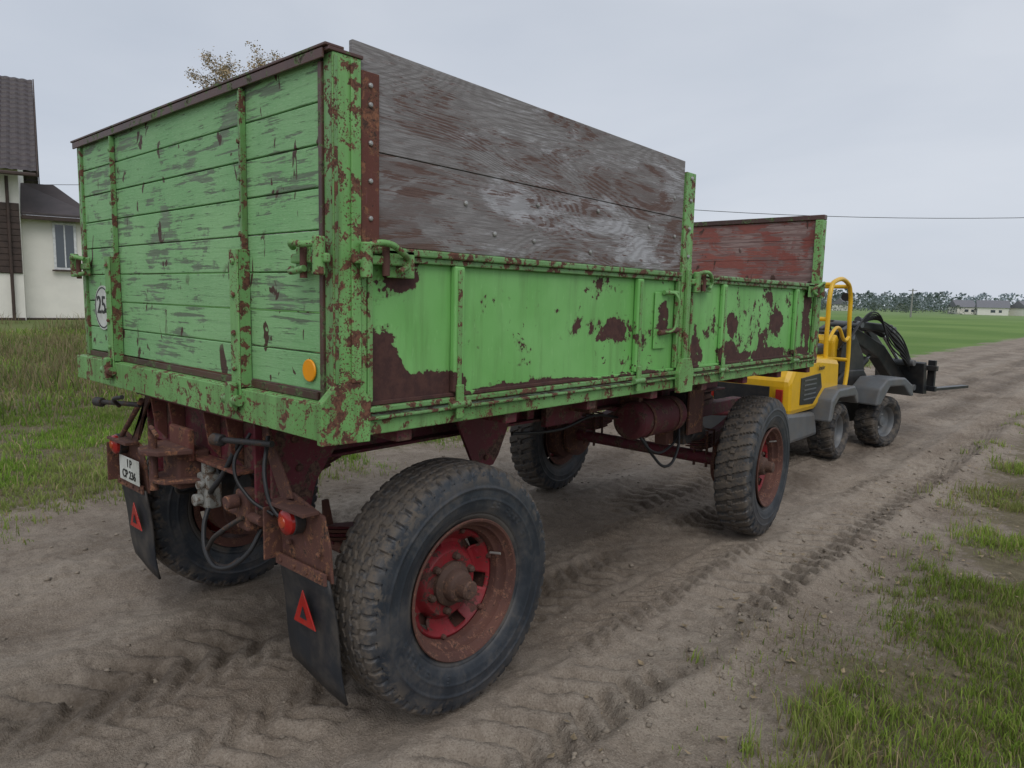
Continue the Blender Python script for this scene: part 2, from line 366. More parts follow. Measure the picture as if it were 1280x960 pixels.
at=me.attributes.new('wet','FLOAT','POINT'); at.data.foreach_set('value',np.clip(wet,0,1).astype(np.float32).ravel())
dry=band(-1.72,.28,101,.15,.45,1,.4)+.7*band(-2.1,.2,102,.3,.6)+.8*band(-3.75,.28,103,.3,.6)+.6*band(-4.9,.25,104)
at=me.attributes.new('dryt','FLOAT','POINT'); at.data.foreach_set('value',np.clip(dry,0,1).astype(np.float32).ravel())
g=M('ground_dirt_and_grass'); gr=g.attr('grassy')[2]; we=g.attr('wet')[2]; dt=g.attr('dryt')[2]
n1=g.noise(1.3,6,.65,.3); n2=g.noise(14,6,.7); n3=g.noise(110,3,.7)
dirt=g.mix(g.step(n1,.36,.64),(.225,.180,.140),(.335,.280,.225))
dirt=g.mix(g.math('MULTIPLY',g.step(n2,.48,.66),.5),dirt,(.150,.115,.085))
dirt=g.mix(g.math('MULTIPLY',dt,g.step(n2,.3,.55,.75,.3)),dirt,(.43,.37,.305))
dirt=g.mix(g.math('MULTIPLY',g.step(n3,.52,.68),.5),dirt,(.46,.40,.33))
dirt=g.mix(g.math('MULTIPLY',g.step(n3,.48,.36),.4),dirt,(.11,.084,.062))
dirt=g.mix(g.math('MULTIPLY',we,g.step(n2,.3,.6,.4,.8)),dirt,(.088,.068,.052))
under=g.mix(g.step(n2,.4,.6),(.125,.105,.06),(.19,.16,.10))
field=g.mix(g.step(g.noise(.05,4,.6),.4,.6),(.11,.20,.04),(.165,.26,.065))
xx,yy,zz_=g.xyz()
dist=g.math('SQRT',g.math('ADD',g.math('MULTIPLY',xx,xx),g.math('MULTIPLY',yy,yy)))
gc=g.mix(g.step(dist,10,30),under,field)
haze_mix=g.math('MULTIPLY',g.step(dist,90,260),.35); gc=g.mix(haze_mix,gc,(.22,.26,.16))  # distance haze painted into the far grass colour
drym=g.math('MULTIPLY',g.step(g.math('ADD',xx,g.math('MULTIPLY',g.noise(.35,4,.6),8.)),-17,-12,1,0),g.step(yy,14,30,1,0))
gc=g.mix(g.math('MULTIPLY',drym,.4),gc,(.17,.13,.07))
edge=g.step(g.math('ADD',gr,g.math('MULTIPLY',g.math('SUBTRACT',n2,.5),1.6)),.5,.9)
g.bump(g.math('ADD',g.math('MULTIPLY',n2,.6),g.math('MULTIPLY',n3,.4)),1.0,.03)
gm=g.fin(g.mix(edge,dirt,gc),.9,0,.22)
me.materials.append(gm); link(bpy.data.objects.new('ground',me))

# ------------------------------------------------------------------ grass
def grass(name,px,py,h,wd,cols,lean=.5,z=None):
    N=len(px); a=rng.uniform(0,2*np.pi,N); la=rng.uniform(0,2*np.pi,N); ln=rng.uniform(.1,1.4,N)*lean*h
    z=ground_h(px,py)-.006 if z is None else z
    wx=np.cos(a)*wd/2; wy=np.sin(a)*wd/2; lx=np.cos(la)*ln; ly=np.sin(la)*ln
    V=np.empty((N,5,3),np.float32)
    V[:,0]=np.stack([px-wx,py-wy,z],-1); V[:,1]=np.stack([px+wx,py+wy,z],-1)
    V[:,2]=np.stack([px-wx*.75+lx*.35,py-wy*.75+ly*.35,z+h*.6],-1); V[:,3]=np.stack([px+wx*.75+lx*.35,py+wy*.75+ly*.35,z+h*.6],-1)
    V[:,4]=np.stack([px+lx,py+ly,z+h*(1-.25*ln/np.maximum(h,.001))],-1)
    T=np.array([[0,1,2],[1,3,2],[2,3,4]]); tri=(np.arange(N)[:,None,None]*5+T[None]).reshape(-1,3)
    me=bpy.data.meshes.new(name); me.vertices.add(N*5); me.vertices.foreach_set('co',V.ravel())
    me.loops.add(tri.size); me.loops.foreach_set('vertex_index',tri.ravel().astype(np.int32))
    me.polygons.add(len(tri)); me.polygons.foreach_set('loop_start',(np.arange(len(tri))*3).astype(np.int32))
    me.update(calc_edges=True)
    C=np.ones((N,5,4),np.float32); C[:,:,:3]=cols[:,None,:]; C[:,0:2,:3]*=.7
    at=me.attributes.new('bc','FLOAT_COLOR','POINT'); at.data.foreach_set('color',C.ravel())
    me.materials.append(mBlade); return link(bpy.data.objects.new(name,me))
b=M('grass_blades'); mBlade=b.fin(b.attr('bc')[0],.6,0,.25)
tr_=b.nt.nodes.new('ShaderNodeBsdfTranslucent'); b.nt.links.new(b.attr('bc')[0],tr_.inputs[0]); ms_=b.nt.nodes.new('ShaderNodeMixShader'); ms_.inputs[0].default_value=.35
b.nt.links.new(b.b.outputs[0],ms_.inputs[1]); b.nt.links.new(tr_.outputs[0],ms_.inputs[2]); b.nt.links.new(ms_.outputs[0],b.out.inputs[0])
def cmix(N,g1,g2,dry,pd):
    t=rng.random(N)[:,None]; c=np.array(g1)*(1-t)+np.array(g2)*t
    dm=rng.random(N)<pd; c[dm]=np.array(dry)*rng.uniform(.5,1.25,(dm.sum(),1)); return c
sp_=[]
def add(n,x0,x1,y0,y1,hmin,hmax,wd,g1,g2,dry,pd,lo=.3,hi=.6,pat=2.2,tuft=1,tr=.03):
    x=rng.uniform(x0,x1,n);y=rng.uniform(y0,y1,n)
    k=gmask(x,y)*1.2*ss(lo,hi,fbm(x*pat,y*pat,15)); s=rng.random(n)<k; x=x[s];y=y[s]
    hs=rng.uniform(.4,1.4,len(x))
    if tuft>1:
        x=np.repeat(x,tuft);y=np.repeat(y,tuft);hs=np.repeat(hs,tuft); x=x+rng.normal(0,tr,len(x)); y=y+rng.normal(0,tr,len(y))
    t=fbm(x*1.7,y*1.7,63); h=rng.uniform(hmin,hmax,len(x))*(.45+1.1*t)*hs
    dd=ss(.45,.65,fbm(x*1.3,y*1.3,88))[:,None]
    c=cmix(len(x),g1,g2,dry,pd)*(.65+.85*fbm(x*.8,y*.8,66))[:,None]; c=c*(1-.35*dd)+np.array(dry)*.35*dd
    sp_.append((x,y,h,rng.uniform(.5,1.3,len(x))*wd,c))
ga=(.15,.24,.035); gb=(.33,.42,.08); dr=(.38,.30,.17)
add(6500,-1.9,.8,1.8,7.5,.03,.105,.0052,ga,gb,dr,.2,.43,.60,1.6,16,.028)
add(36000,-1.7,.8,1.8,7.5,.02,.055,.0048,ga,gb,dr,.35,.36,.58,2.0)
add(5200,-1.9,2.2,7,15,.035,.11,.009,ga,gb,dr,.2,.42,.60,1.3,12,.04)
add(16000,-1.9,2.2,7,15,.02,.06,.009,ga,gb,dr,.3,.34,.56,1.3)
add(14000,-1.9,6,14,40,.05,.12,.024,ga,gb,dr,.15,.35,.55,.6)
add(9000,.6,4,-1,7,.04,.10,.012,ga,gb,dr,.2)
gl=(.12,.22,.03); gh=(.25,.38,.06)
add(11000,-11,-5.0,-1,9,.03,.11,.009,gl,gh,dr,.12,.32,.54,1.0,11,.045)
add(30000,-11,-5.0,-1,9,.02,.06,.009,gl,gh,dr,.2,.26,.5,1.0)
add(50000,-14,-5.2,9,26,.04,.10,.02,gl,gh,dr,.1,.22,.42,.6)
add(66000,-22,-11,-2,14,.05,.15,.02,gl,gh,dr,.28,.2,.4,.5)
x,y,h,wd,c=[np.concatenate([s[i] for s in sp_]) for i in range(5)]; grass('grass',x,y,h,wd,c)
n=56000; x=rng.uniform(-26,-9.5,n); y=rng.uniform(-3,16,n); k=ss(.42,.58,fbm(x*.45,y*.45,123))*ss(-9.8,-13,x); s=rng.random(n)<k; x=x[s];y=y[s]
grass('dry_weeds',x,y,rng.uniform(.12,.50,len(x)),rng.uniform(.006,.018,len(x)),cmix(len(x),(.23,.18,.095),(.34,.28,.16),(.16,.21,.06),.35),.6)
n=420; x=rng.uniform(-1.9,.6,n); y=rng.uniform(1.8,9,n); z=ground_h(x,y)+.012; v=[];f=[]
for i in range(n):
    a=random.random()*6.28; s=random.uniform(.012,.026); cx,sx=math.cos(a)*s,math.sin(a)*s; b0=len(v)
    v+=[(x[i]-cx,y[i]-sx,z[i]+random.uniform(0,.012)),(x[i]+sx*.6,y[i]-cx*.6,z[i]),(x[i]+cx,y[i]+sx,z[i]+random.uniform(0,.016)),(x[i]-sx*.6,y[i]+cx*.6,z[i]+.004)]; f.append((b0,b0+1,b0+2,b0+3))
mesh('fallen_leaves',v,f,simple('dead_leaf',(.33,.25,.15),.8,var=.6,sc=9))
n=2800; x=rng.uniform(-5.8,-.7,n); y=rng.uniform(.6,11,n)
tgt=rng.random(n)<.4; x[tgt]=-1.45+rng.normal(0,.16,tgt.sum())
zz=ground_h(x,y); v=[];f=[]
O=[(1,0,0),(-1,0,0),(0,1,0),(0,-1,0),(0,0,1),(0,0,-1)]; OF=[(0,2,4),(2,1,4),(1,3,4),(3,0,4),(2,0,5),(1,2,5),(3,1,5),(0,3,5)]
for i in range(n):
    s=.003+.019*random.random()**4; b0=len(v); ang=random.random()*6.28
    for o in O:
        q=[o[0]*math.cos(ang)-o[1]*math.sin(ang),o[0]*math.sin(ang)+o[1]*math.cos(ang),o[2]*.6]
        v.append((x[i]+q[0]*s*random.uniform(.7,1.5),y[i]+q[1]*s*random.uniform(.7,1.5),zz[i]+s*.2+q[2]*s*random.uniform(.7,1.3)))
    f+= [tuple(b0+k for k in t) for t in OF]
mClod=simple('dirt_clod',(.31,.26,.205),.95,var=.5,sc=6)
o=mesh('dirt_clods',v,f,mClod); o.data.shade_smooth()

# ------------------------------------------------------------------ wheels
def tyre_mesh(name,R=.53,hw=.15,rb=.29,NS=440,lugs=55,kind=0):
    k=R/.53; key=[(.100,.283),(.112,.290),(.122,.305),(.127,.312),(.127,.320),(.133,.324),(.145,.355),(.1515,.385),(.1545,.388),(.1545,.391),(.152,.394),(.151,.43),(.1550,.437),(.1550,.441),(.151,.445),(.146,.47),(.139,.492),(.134,.506),(.124,.518),(.106,.524),(.06,.5285),(0,.53)]
    key=[(a*hw/.15,b*k if b>.4 else rb+(b-.283)*(.4*k-rb)/(.4-.283)) for a,b in key]
    P=np.array(key); t=np.concatenate([[0],np.cumsum(np.hypot(*np.diff(P,axis=0).T))])
    tt=np.linspace(0,t[-1],76); px=np.interp(tt,t,P[:,0]); pr=np.interp(tt,t,P[:,1])
    px=np.concatenate([px,-px[-2::-1]]); pr=np.concatenate([pr,pr[-2::-1]])
    th=np.linspace(0,2*np.pi,NS,endpoint=False)
    A,PX=np.meshgrid(th,px,indexing='ij'); _,PR=np.meshgrid(th,pr,indexing='ij')
    fr=lambda a:a-np.floor(a)
    zig=(np.abs(fr(A*lugs/(2*np.pi))-.5)*4-1)*.006
    D=np.zeros_like(A); ax=np.abs(PX)
    if kind==0:
        for g0 in (.0,.042,-.042,.083,-.083):
            D=np.maximum(D,(np.abs(PX-g0-zig)<.0045)*.011)
        D=np.maximum(D,((ax>.098)&(fr(A*lugs/(2*np.pi)+.1)<.30))*.013)
        D=np.maximum(D,((ax<.083)&(ax>.042)&(fr(A*lugs/(2*np.pi)+.6)<.13))*.008)
        D=D*(PR>.487*k)
        L=((PR>.352)&(PR<.380)&(fr(A*70/(2*np.pi))<.55)&(hsh(np.floor(A*70/(2*np.pi)),0*A,3)>.25)&((np.floor(A*70/(2*np.pi))%35)<11)&(fr((PR-.352)/.014+hsh(np.floor(A*70/(2*np.pi)),0*A,8))>.3))
        PX=PX+np.sign(PX)*L*.0025
    else:
        ph=fr(A*lugs/(2*np.pi)+ax*4*np.sign(PX)*1.0)
        D=((ph<.42)&(ax>.02*hw/.15))*.016*(PR>.46*k)
        D=np.maximum(D,(ax<.018*hw/.15)*(fr(A*lugs/(2*np.pi)*2)<.3)*.01)
    RR=PR-D
    V=np.stack([PX,RR*np.cos(A),RR*np.sin(A)],-1).reshape(-1,3)
    n=len(px); i=np.arange(NS)[:,None]; j=np.arange(n-1)[None]; i2=(i+1)%NS
    q=np.stack([i*n+j,i*n+j+1,i2*n+j+1,i2*n+j],-1).reshape(-1,4)
    me=bpy.data.meshes.new(name); me.from_pydata(V.tolist(),[],q.tolist()); me.update(); me.shade_smooth(); me.set_sharp_from_angle(angle=math.radians(40))
    return me
tm=tyre_mesh('tyre'); tm.materials.append(mRubber)
tm2=tyre_mesh('tyre_block',lugs=34,NS=408,kind=1,hw=.135); tm2.materials.append(mRubber)
def wheel(parent,loc,flip,tmesh,spin=0,tag='',steer=0):
    e=bpy.data.objects.new('wheel'+tag,None); link(e,parent); e.location=loc; e.rotation_euler=(spin,0,(math.pi if flip else 0)+steer); e.empty_display_size=.1
    t=bpy.data.objects.new('tyre'+tag,tmesh); link(t,e)
    lathe('rim'+tag,[(.085,.27),(.105,.288),(.118,.300),(.127,.303),(.131,.299),(.128,.290),(.118,.283),(.108,.279),(.100,.268),(.075,.264),(.066,.258),(.060,.246),(.035,.240),(-.02,.238),(-.10,.245),(-.12,.29)],mRimRust,e,120)
    n=120; prof=[(.028,.239),(.030,.228),(.020,.215),(.000,.2),(-.016,.185),(-.018,.17),(-.004,.155),(.012,.148),(.018,.14),(.018,.09),(.03,.085)]
    v=[];f=[]
    K=len(prof)
    for i in range(n):
        a=2*math.pi*i/n
        for (x_,r_) in prof: v.append((x_,r_*math.cos(a),r_*math.sin(a)))
    for i in range(n):
        j=(i+1)%n; a=2*math.pi*(i+.5)/n; ph=(a*6/(2*math.pi))%1
        for q in range(K-1):
            rr=(prof[q][1]+prof[q+1][1])/2
            if .165<rr<.218 and abs(ph-.5)<.16: continue
            f.append((i*K+q,j*K+q,j*K+q+1,i*K+q+1))
    o=mesh('wheel_disc'+tag,v,f,mRimRed,e,smooth=True); sm=o.modifiers.new('s','SOLIDIFY'); sm.thickness=.008
    cyl('brake_drum'+tag,(-.16,0,0),(-.05,0,0),.205,mRust,e,48)
    lathe('hub'+tag,[(.0,.098),(.035,.096),(.042,.09),(.05,.072),(.085,.066),(.092,.06),(.096,.044),(.14,.041),(.148,.034),(.15,.0)],mHub,e,40)
    bolts('wheel_nuts'+tag,[(.018,.118*math.cos(a),.118*math.sin(a)) for a in [2*math.pi*i/6 for i in range(6)]],(1,0,0),.017,mHub,e,.030)
    bolts('rim_clamps'+tag,[(.03,.228*math.cos(a),.228*math.sin(a)) for a in [2*math.pi*(i)/6 for i in range(6)]],(1,0,0),.012,mRimRust,e,.018)
    cyl('valve_stem'+tag,(.06,.22,.03),(.11,.235,.03),.006,mBolt,e)
    return e

T=empty('farm_trailer',(-3.12,3.5,0)); 
TI=bpy.data.objects.new('trailer_parts',None); link(TI,T); TI.location=(3.12,-3.5,0)
P=TI
wheel(P,(-2.165,2.02,.528),False,tm,.3,'_rear_right'); wheel(P,(-4.06,2.0,.528),True,tm,1.1,'_rear_left')
ST=math.radians(5)
wheel(P,(-2.18,5.22,.528),False,tm2,.7,'_front_right',ST); wheel(P,(-4.06,5.10,.528),True,tm2,.1,'_front_left',ST)

XR=-1.95; XL=-4.29; Y0=1.30; Y1=5.75
box('floor',XL+.05,XR-.05,Y0+.05,Y1-.03,1.325,1.352,mRedPlankY,P)
for i,yy_ in enumerate(np.arange(1.6,5.7,.58)): box('cross_beam_%d'%i,XL+.06,XR-.04,yy_,yy_+.07,1.225,1.323,mMaroon,P)
for nme,xa in (('rail_right',-2.74),('rail_left',-3.58)):
    box('chassis_'+nme,xa,xa+.02,1.42,5.65,1.03,1.223,mMaroon,P)
    box('chassis_'+nme+'_lower_flange',xa+.021,xa+.09,1.42,5.65,1.03,1.045,mMaroon,P)
    box('chassis_'+nme+'_upper_flange',xa+.021,xa+.09,1.42,5.65,1.208,1.223,mMaroon,P)
for nme,xa,xb in (('right',XR-.07,XR+.0),('left',XL,XL+.07)):
    box('side_sill_'+nme,xa,xb-.012,Y0+.14,Y1-.02,1.272,1.322,mGreenF,P)
    box('side_sill_lip_'+nme,xa,xb+.008,Y0+.14,Y1-.02,1.326,1.338,mGreenR,P)
box('rear_beam',XL+.0,XR-.02,Y0-.035,Y0-.02,1.275,1.395,mGreenF,P,.003)
box('rear_beam_top',XL+.0,XR-.02,Y0-.018,Y0+.06,1.383,1.397,mGreenF,P,.003)
box('rear_beam_bottom',XL+.0,XR-.02,Y0-.018,Y0+.06,1.273,1.286,mGreenF,P,.003)
box('rear_beam_gap_strip',XL+.06,XR-.09,Y0+.005,Y0+.02,1.399,1.425,mRustRail,P,.002)
prism('corner_foot',[(XR+.004,Y0-.04,1.262),(XR+.004,Y0+.15,1.255),(XR+.004,Y0+.155,1.40),(XR+.004,Y0+.10,1.46),(XR+.004,Y0+.02,1.46),(XR+.004,Y0-.04,1.40)],(-.03,0,0),mGreenP,P)
def corner_post(tag,xo,s):
    xi=xo-s*.050
    a,b=min(xo,xi),max(xo,xi)
    box('corner_post_face_'+tag,min(xo,xo-s*.008),max(xo,xo-s*.008),Y0+.012,Y0+.118,1.40,2.49,mGreenP,P,.002)
    box('corner_post_base_'+tag,min(xo-s*.002,xo-s*.008),max(xo-s*.002,xo-s*.008),Y0+.119,Y0+.14,1.40,1.92,mGreenP,P,.002)
    box('corner_post_rear_'+tag,min(xo-s*.009,xi),max(xo-s*.009,xi),Y0+.012,Y0+.020,1.40,2.49,mGreenR,P,.002)
    box('corner_post_fold_'+tag,min(xo+s*.001,xo+s*.008),max(xo+s*.001,xo+s*.008),Y0+.075,Y0+.112,1.46,2.48,mGreenP,P,.003)
    box('corner_post_fold_b_'+tag,min(xo+s*.001,xo+s*.006),max(xo+s*.001,xo+s*.006),Y0+.014,Y0+.026,1.46,2.48,mGreenR,P,.002)
    box('corner_post_cap_'+tag,a-.004,b+.004,Y0-.004,Y0+.125,2.491,2.502,mRustRail,P,.002)
corner_post('right',XR,1); corner_post('left',XL,-1)
zb=[1.428,1.555,1.688,1.822,1.955,2.088,2.222,2.352,2.498]
for i in range(8):
    box('rear_plank_%d'%i,XL+.09,XR-.074,Y0+.012+random.uniform(-.002,.002),Y0+.04,zb[i]+.0025,zb[i+1]-.0025,mPlank,P,.003)
box('rear_wall_edge_right',XR-.072,XR-.052,Y0+.004,Y0+.045,1.40,2.47,mRustRail,P,.002)
box('rear_wall_edge_left',XL+.064,XL+.088,Y0-.002,Y0+.045,1.40,2.47,mGreenR,P,.002)
box('rear_top_rail_face',XL+.01,XR-.02,Y0-.012,Y0-.004,2.470,2.500,mRustRail,P,.002)
box('rear_top_rail_top',XL-.01,XR-.0,Y0-.014,Y0+.055,2.503,2.512,mRustRail,P,.002)
for i,xc in enumerate((-2.512,-3.775)):
    box('rear_strap_%d'%i,xc-.013,xc+.013,Y0-.004,Y0+.009,1.90,2.468,mGreenR,P,.002)
    box('rear_strap_edge_%d'%i,xc+.015,xc+.023,Y0-.014,Y0+.009,1.90,2.468,mGreenR,P,.002)
    box('hinge_channel_web_%d'%i,xc-.032,xc+.032,Y0-.040,Y0-.034,1.36,1.905,mGreenF,P,.003)
    box('hinge_channel_left_%d'%i,xc-.032,xc-.025,Y0-.033,Y0+.009,1.40,1.905,mGreenR,P,.002)
    box('hinge_channel_right_%d'%i,xc+.025,xc+.032,Y0-.033,Y0+.009,1.40,1.905,mGreenR,P,.002)
    cyl('hinge_pin_%d'%i,(xc-.055,Y0-.055,1.355),(xc+.055,Y0-.055,1.355),.02,mGreenR,P)
    box('hinge_lug_%d'%i,xc-.025,xc+.025,Y0-.075,Y0-.042,1.31,1.42,mGreenR,P,.008)
    bolts('strap_bolts_%d'%i,[(xc,Y0-.005,z_) for z_ in (1.96,2.03,2.16,2.29,2.41)],(0,-1,0),.012,mGreenR,P,.010)
    bolts('channel_bolts_%d'%i,[(xc,Y0-.041,z_) for z_ in (1.47,1.6,1.74,1.86)],(0,-1,0),.012,mGreenR,P,.010)
def latch_rear(tag,x0,s):
    z=1.86
    box('latch_bar_'+tag,min(x0-s*.19,x0+s*.015),max(x0-s*.19,x0+s*.015),Y0-.03,Y0-.008,z-.012,z+.018,mGreenF,P,.006)
    box('latch_plate_'+tag,min(x0-s*.18,x0-s*.10),max(x0-s*.18,x0-s*.10),Y0-.016,Y0-.004,z-.045,z+.05,mGreenF,P,.006)
    cyl('latch_knuckle_'+tag,(x0-s*.02,Y0-.03,z-.05),(x0-s*.02,Y0-.03,z+.07),.02,mGreenF,P,bevel=.004)
    cyl('latch_pin_'+tag,(x0-s*.10,Y0-.035,z-.06),(x0-s*.10,Y0-.035,z+.05),.012,mRust,P)
    tube('latch_handle_'+tag,[(x0-s*.17,Y0-.03,z+.04),(x0-s*.13,Y0-.06,z+.05),(x0-s*.06,Y0-.055,z+.045),(x0-s*.02,Y0-.035,z+.05)],.011,mGreenF,P)
    tube('latch_hook_'+tag,[(x0-s*.18,Y0-.03,z-.03),(x0-s*.14,Y0-.055,z-.04),(x0-s*.08,Y0-.045,z-.03)],.011,mGreenR,P)
latch_rear('rear_right',XR,1); latch_rear('rear_left',XL,-1)
def latch_side(tag,y,s=1,z=1.86):
    box('side_latch_bar_'+tag,XR+.012,XR+.032,min(y-.05*s,y+.17*s),max(y-.05*s,y+.17*s),z-.01,z+.02,mGreenF,P,.006)
    cyl('side_latch_knuckle_'+tag,(XR+.03,y,z-.055),(XR+.03,y,z+.06),.021,mGreenF,P,bevel=.004)
    cyl('side_latch_pin_'+tag,(XR+.03,y+.08*s,z-.045),(XR+.03,y+.08*s,z+.05),.013,mRust,P)
    tube('side_latch_hook_'+tag,[(XR+.03,y-.01*s,z+.045),(XR+.06,y+.05*s,z+.06),(XR+.05,y+.13*s,z+.035),(XR+.03,y+.175*s,z+.0),(XR+.04,y+.13*s,z-.03)],.011,mGreenF,P)
    box('side_latch_plate_'+tag,XR+.004,XR+.012,min(y+.10*s,y+.22*s),max(y+.10*s,y+.22*s),z-.05,z+.045,mGreenF,P,.006)
latch_side('rear',Y0+.115); latch_side('middle_b',3.66); latch_side('front',5.66,-1)
def side_panel(tag,ya,yb,x0,s):
    X_=lambda a,b:(min(x0+s*a,x0+s*b),max(x0+s*a,x0+s*b))
    nx_,nz_=60,16; v=[];f=[]
    for i in range(nx_+1):
        for j in range(nz_+1):
            y_=ya+(yb-ya)*i/nx_; z_=1.352+.533*j/nz_; e=math.sin(math.pi*j/nz_)*math.sin(math.pi*i/nx_)
            dd=.010*(float(fbm(np.array(y_*2.2),np.array(z_*3.),5))-.5)*e
            v.append((x0-s*(.026-dd),y_,z_))
    for i in range(nx_):
        for j in range(nz_): a=i*(nz_+1)+j; f.append((a,a+nz_+1,a+nz_+2,a+1) if s>0 else (a,a+1,a+nz_+2,a+nz_+1))
    o=mesh('side_sheet_'+tag,v,f,mGreen,P); o.data.shade_smooth(); sm=o.modifiers.new('s','SOLIDIFY'); sm.thickness=.005
    box('side_top_rail_'+tag,*X_(-.05,.012),ya,yb,1.886,1.912,mGreenR,P,.006)
    box('side_top_lip_'+tag,*X_(-.022,-.002),ya,yb,1.865,1.885,mGreenR,P,.003)
    box('side_bottom_rail_'+tag,*X_(-.021,.004),ya,yb,1.352,1.372,mGreenR,P,.004)
    box('side_bottom_step_'+tag,*X_(-.0215,-.010),ya,yb,1.374,1.388,mGreen,P,.002)
    for j,yr in enumerate((ya+.42,yb-.40)):
        box('side_rib_%s_%d'%(tag,j),*X_(-.0235,.004),yr-.026,yr+.026,1.389,1.864,mGreen,P,.007)
        box('side_rib_groove_%s_%d'%(tag,j),*X_(.0045,.0075),yr-.011,yr+.011,1.40,1.85,mGreenF,P,.001)
        cyl('side_hinge_%s_%d'%(tag,j),(x0+s*.012,yr-.05,1.345),(x0+s*.012,yr+.05,1.345),.014,mGreenR,P)
        box('side_hinge_strap_%s_%d'%(tag,j),*X_(.0045,.016),yr-.018,yr+.018,1.29,1.42,mGreenF,P,.003)
    for j,ye in enumerate((ya,yb-.02)):
        box('side_edge_%s_%d'%(tag,j),*X_(-.0215,.002),ye,ye+.02,1.389,1.864,mGreenF,P,.003)
side_panel('rear_right',1.443,3.53,XR,1); side_panel('front_right',3.665,5.66,XR,1)
side_panel('rear_left',1.443,3.53,XL,-1); side_panel('front_left',3.665,5.66,XL,-1)
box('lock_plate',XR-.0215,XR-.014,3.30,3.42,1.50,1.80,mGreen,P,.004)
tube('lock_handle',[(XR-.01,3.42,1.80),(XR+.03,3.44,1.79),(XR+.035,3.44,1.66),(XR+.03,3.42,1.60),(XR+.0,3.36,1.59)],.007,mGreenF,P)
cyl('lock_tube',(XR,3.33,1.585),(XR,3.52,1.60),.014,mRust,P)
cyl('lock_tube.001',(XR,3.36,1.80),(XR,3.50,1.80),.012,mGreenF,P)
def centre_post(tag,x0,s):
    X_=lambda a,b:(min(x0+s*a,x0+s*b),max(x0+s*a,x0+s*b))
    box('centre_post_face_'+tag,*X_(-.012,.0),3.545,3.645,1.30,2.45,mGreenP,P,.003)
    box('centre_post_flange_a_'+tag,*X_(-.07,-.013),3.545,3.555,1.30,2.45,mGreenP,P,.002)
    box('centre_post_flange_b_'+tag,*X_(-.07,-.013),3.635,3.645,1.30,2.45,mGreenP,P,.002)
    box('centre_post_rib_'+tag,*X_(.001,.022),3.575,3.615,1.42,1.93,mGreenF,P,.005)
    xs_=x0+s*.002
    prism('centre_post_foot_'+tag,[(xs_,3.52,1.25),(xs_,3.67,1.25),(xs_,3.68,1.36),(xs_,3.64,1.44),(xs_,3.55,1.44),(xs_,3.51,1.36)],(s*.028,0,0),mGreenF,P)
    bolts('centre_post_bolts_'+tag,[(x0+s*.001,3.595,z_) for z_ in (2.0,2.15,2.3,2.42)],(s,0,0),.012,mBolt,P)
centre_post('right',XR,1); centre_post('left',XL,-1)
def ply(tag,x0,zt0,zt1):
    hexa('plywood_lower_'+tag,[(x0,1.405,1.915),(x0+.02,1.405,1.915),(x0+.02,3.543,1.915),(x0,3.543,1.915),(x0,1.405,2.219),(x0+.02,1.405,2.219),(x0+.02,3.543,2.200),(x0,3.543,2.200)],mPly,P,.002)
    hexa('plywood_upper_'+tag,[(x0+.002,1.395,2.222),(x0+.022,1.395,2.222),(x0+.022,3.541,2.203),(x0+.002,3.541,2.203),(x0+.002,1.395,zt0),(x0+.022,1.395,zt0),(x0+.022,3.541,zt1),(x0+.002,3.541,zt1)],mPly,P,.002)
ply('right',XR-.035,2.550,2.505); ply('left',XL+.015,2.46,2.45)
box('rust_angle_right',XR-.0105,XR-.002,1.420,1.492,1.922,2.462,mRustRed,P,.002)
bolts('angle_screws',[(XR-.001,1.455,z_) for z_ in (2.0,2.12,2.24,2.36,2.42)],(1,0,0),.009,mBolt,P,.006)
bolts('ply_bolts',[(XR-.0125,y_,z_) for y_,z_ in ((2.32,2.14),(2.30,1.99),(2.06,2.0),(2.75,2.16),(3.2,2.13),(3.46,2.1),(3.44,2.3),(1.9,2.1),(2.7,1.97))],(1,0,0),.010,mBolt,P,.006)
zf=np.linspace(1.36,2.40,8)
for i in range(7):
    box('front_plank_%d'%i,XL+.06,XR-.06,Y1-.045,Y1-.012,zf[i]+.001,zf[i+1]-.001,mRedPlank,P,.002)
box('front_wall_backing',XL+.06,XR-.06,Y1-.0115,Y1-.008,1.36,2.40,mMaroon,P,0)
box('front_top_rail',XL-.0,XR+.0,Y1-.06,Y1+.0,2.402,2.44,mRustRail,P,.004)
for nm_,a_ in (('right',XR-.058),('left',XL)):
    box('front_post_'+nm_,a_,a_+.058,Y1-.08,Y1-.0,1.30,2.40,mGreenP,P,.004)
for i,xc in enumerate((-2.6,-3.12,-3.65)): box('front_strap_%d'%i,xc-.03,xc+.03,Y1-.007,Y1+.01,1.3,2.40,mGreenR,P,.003)

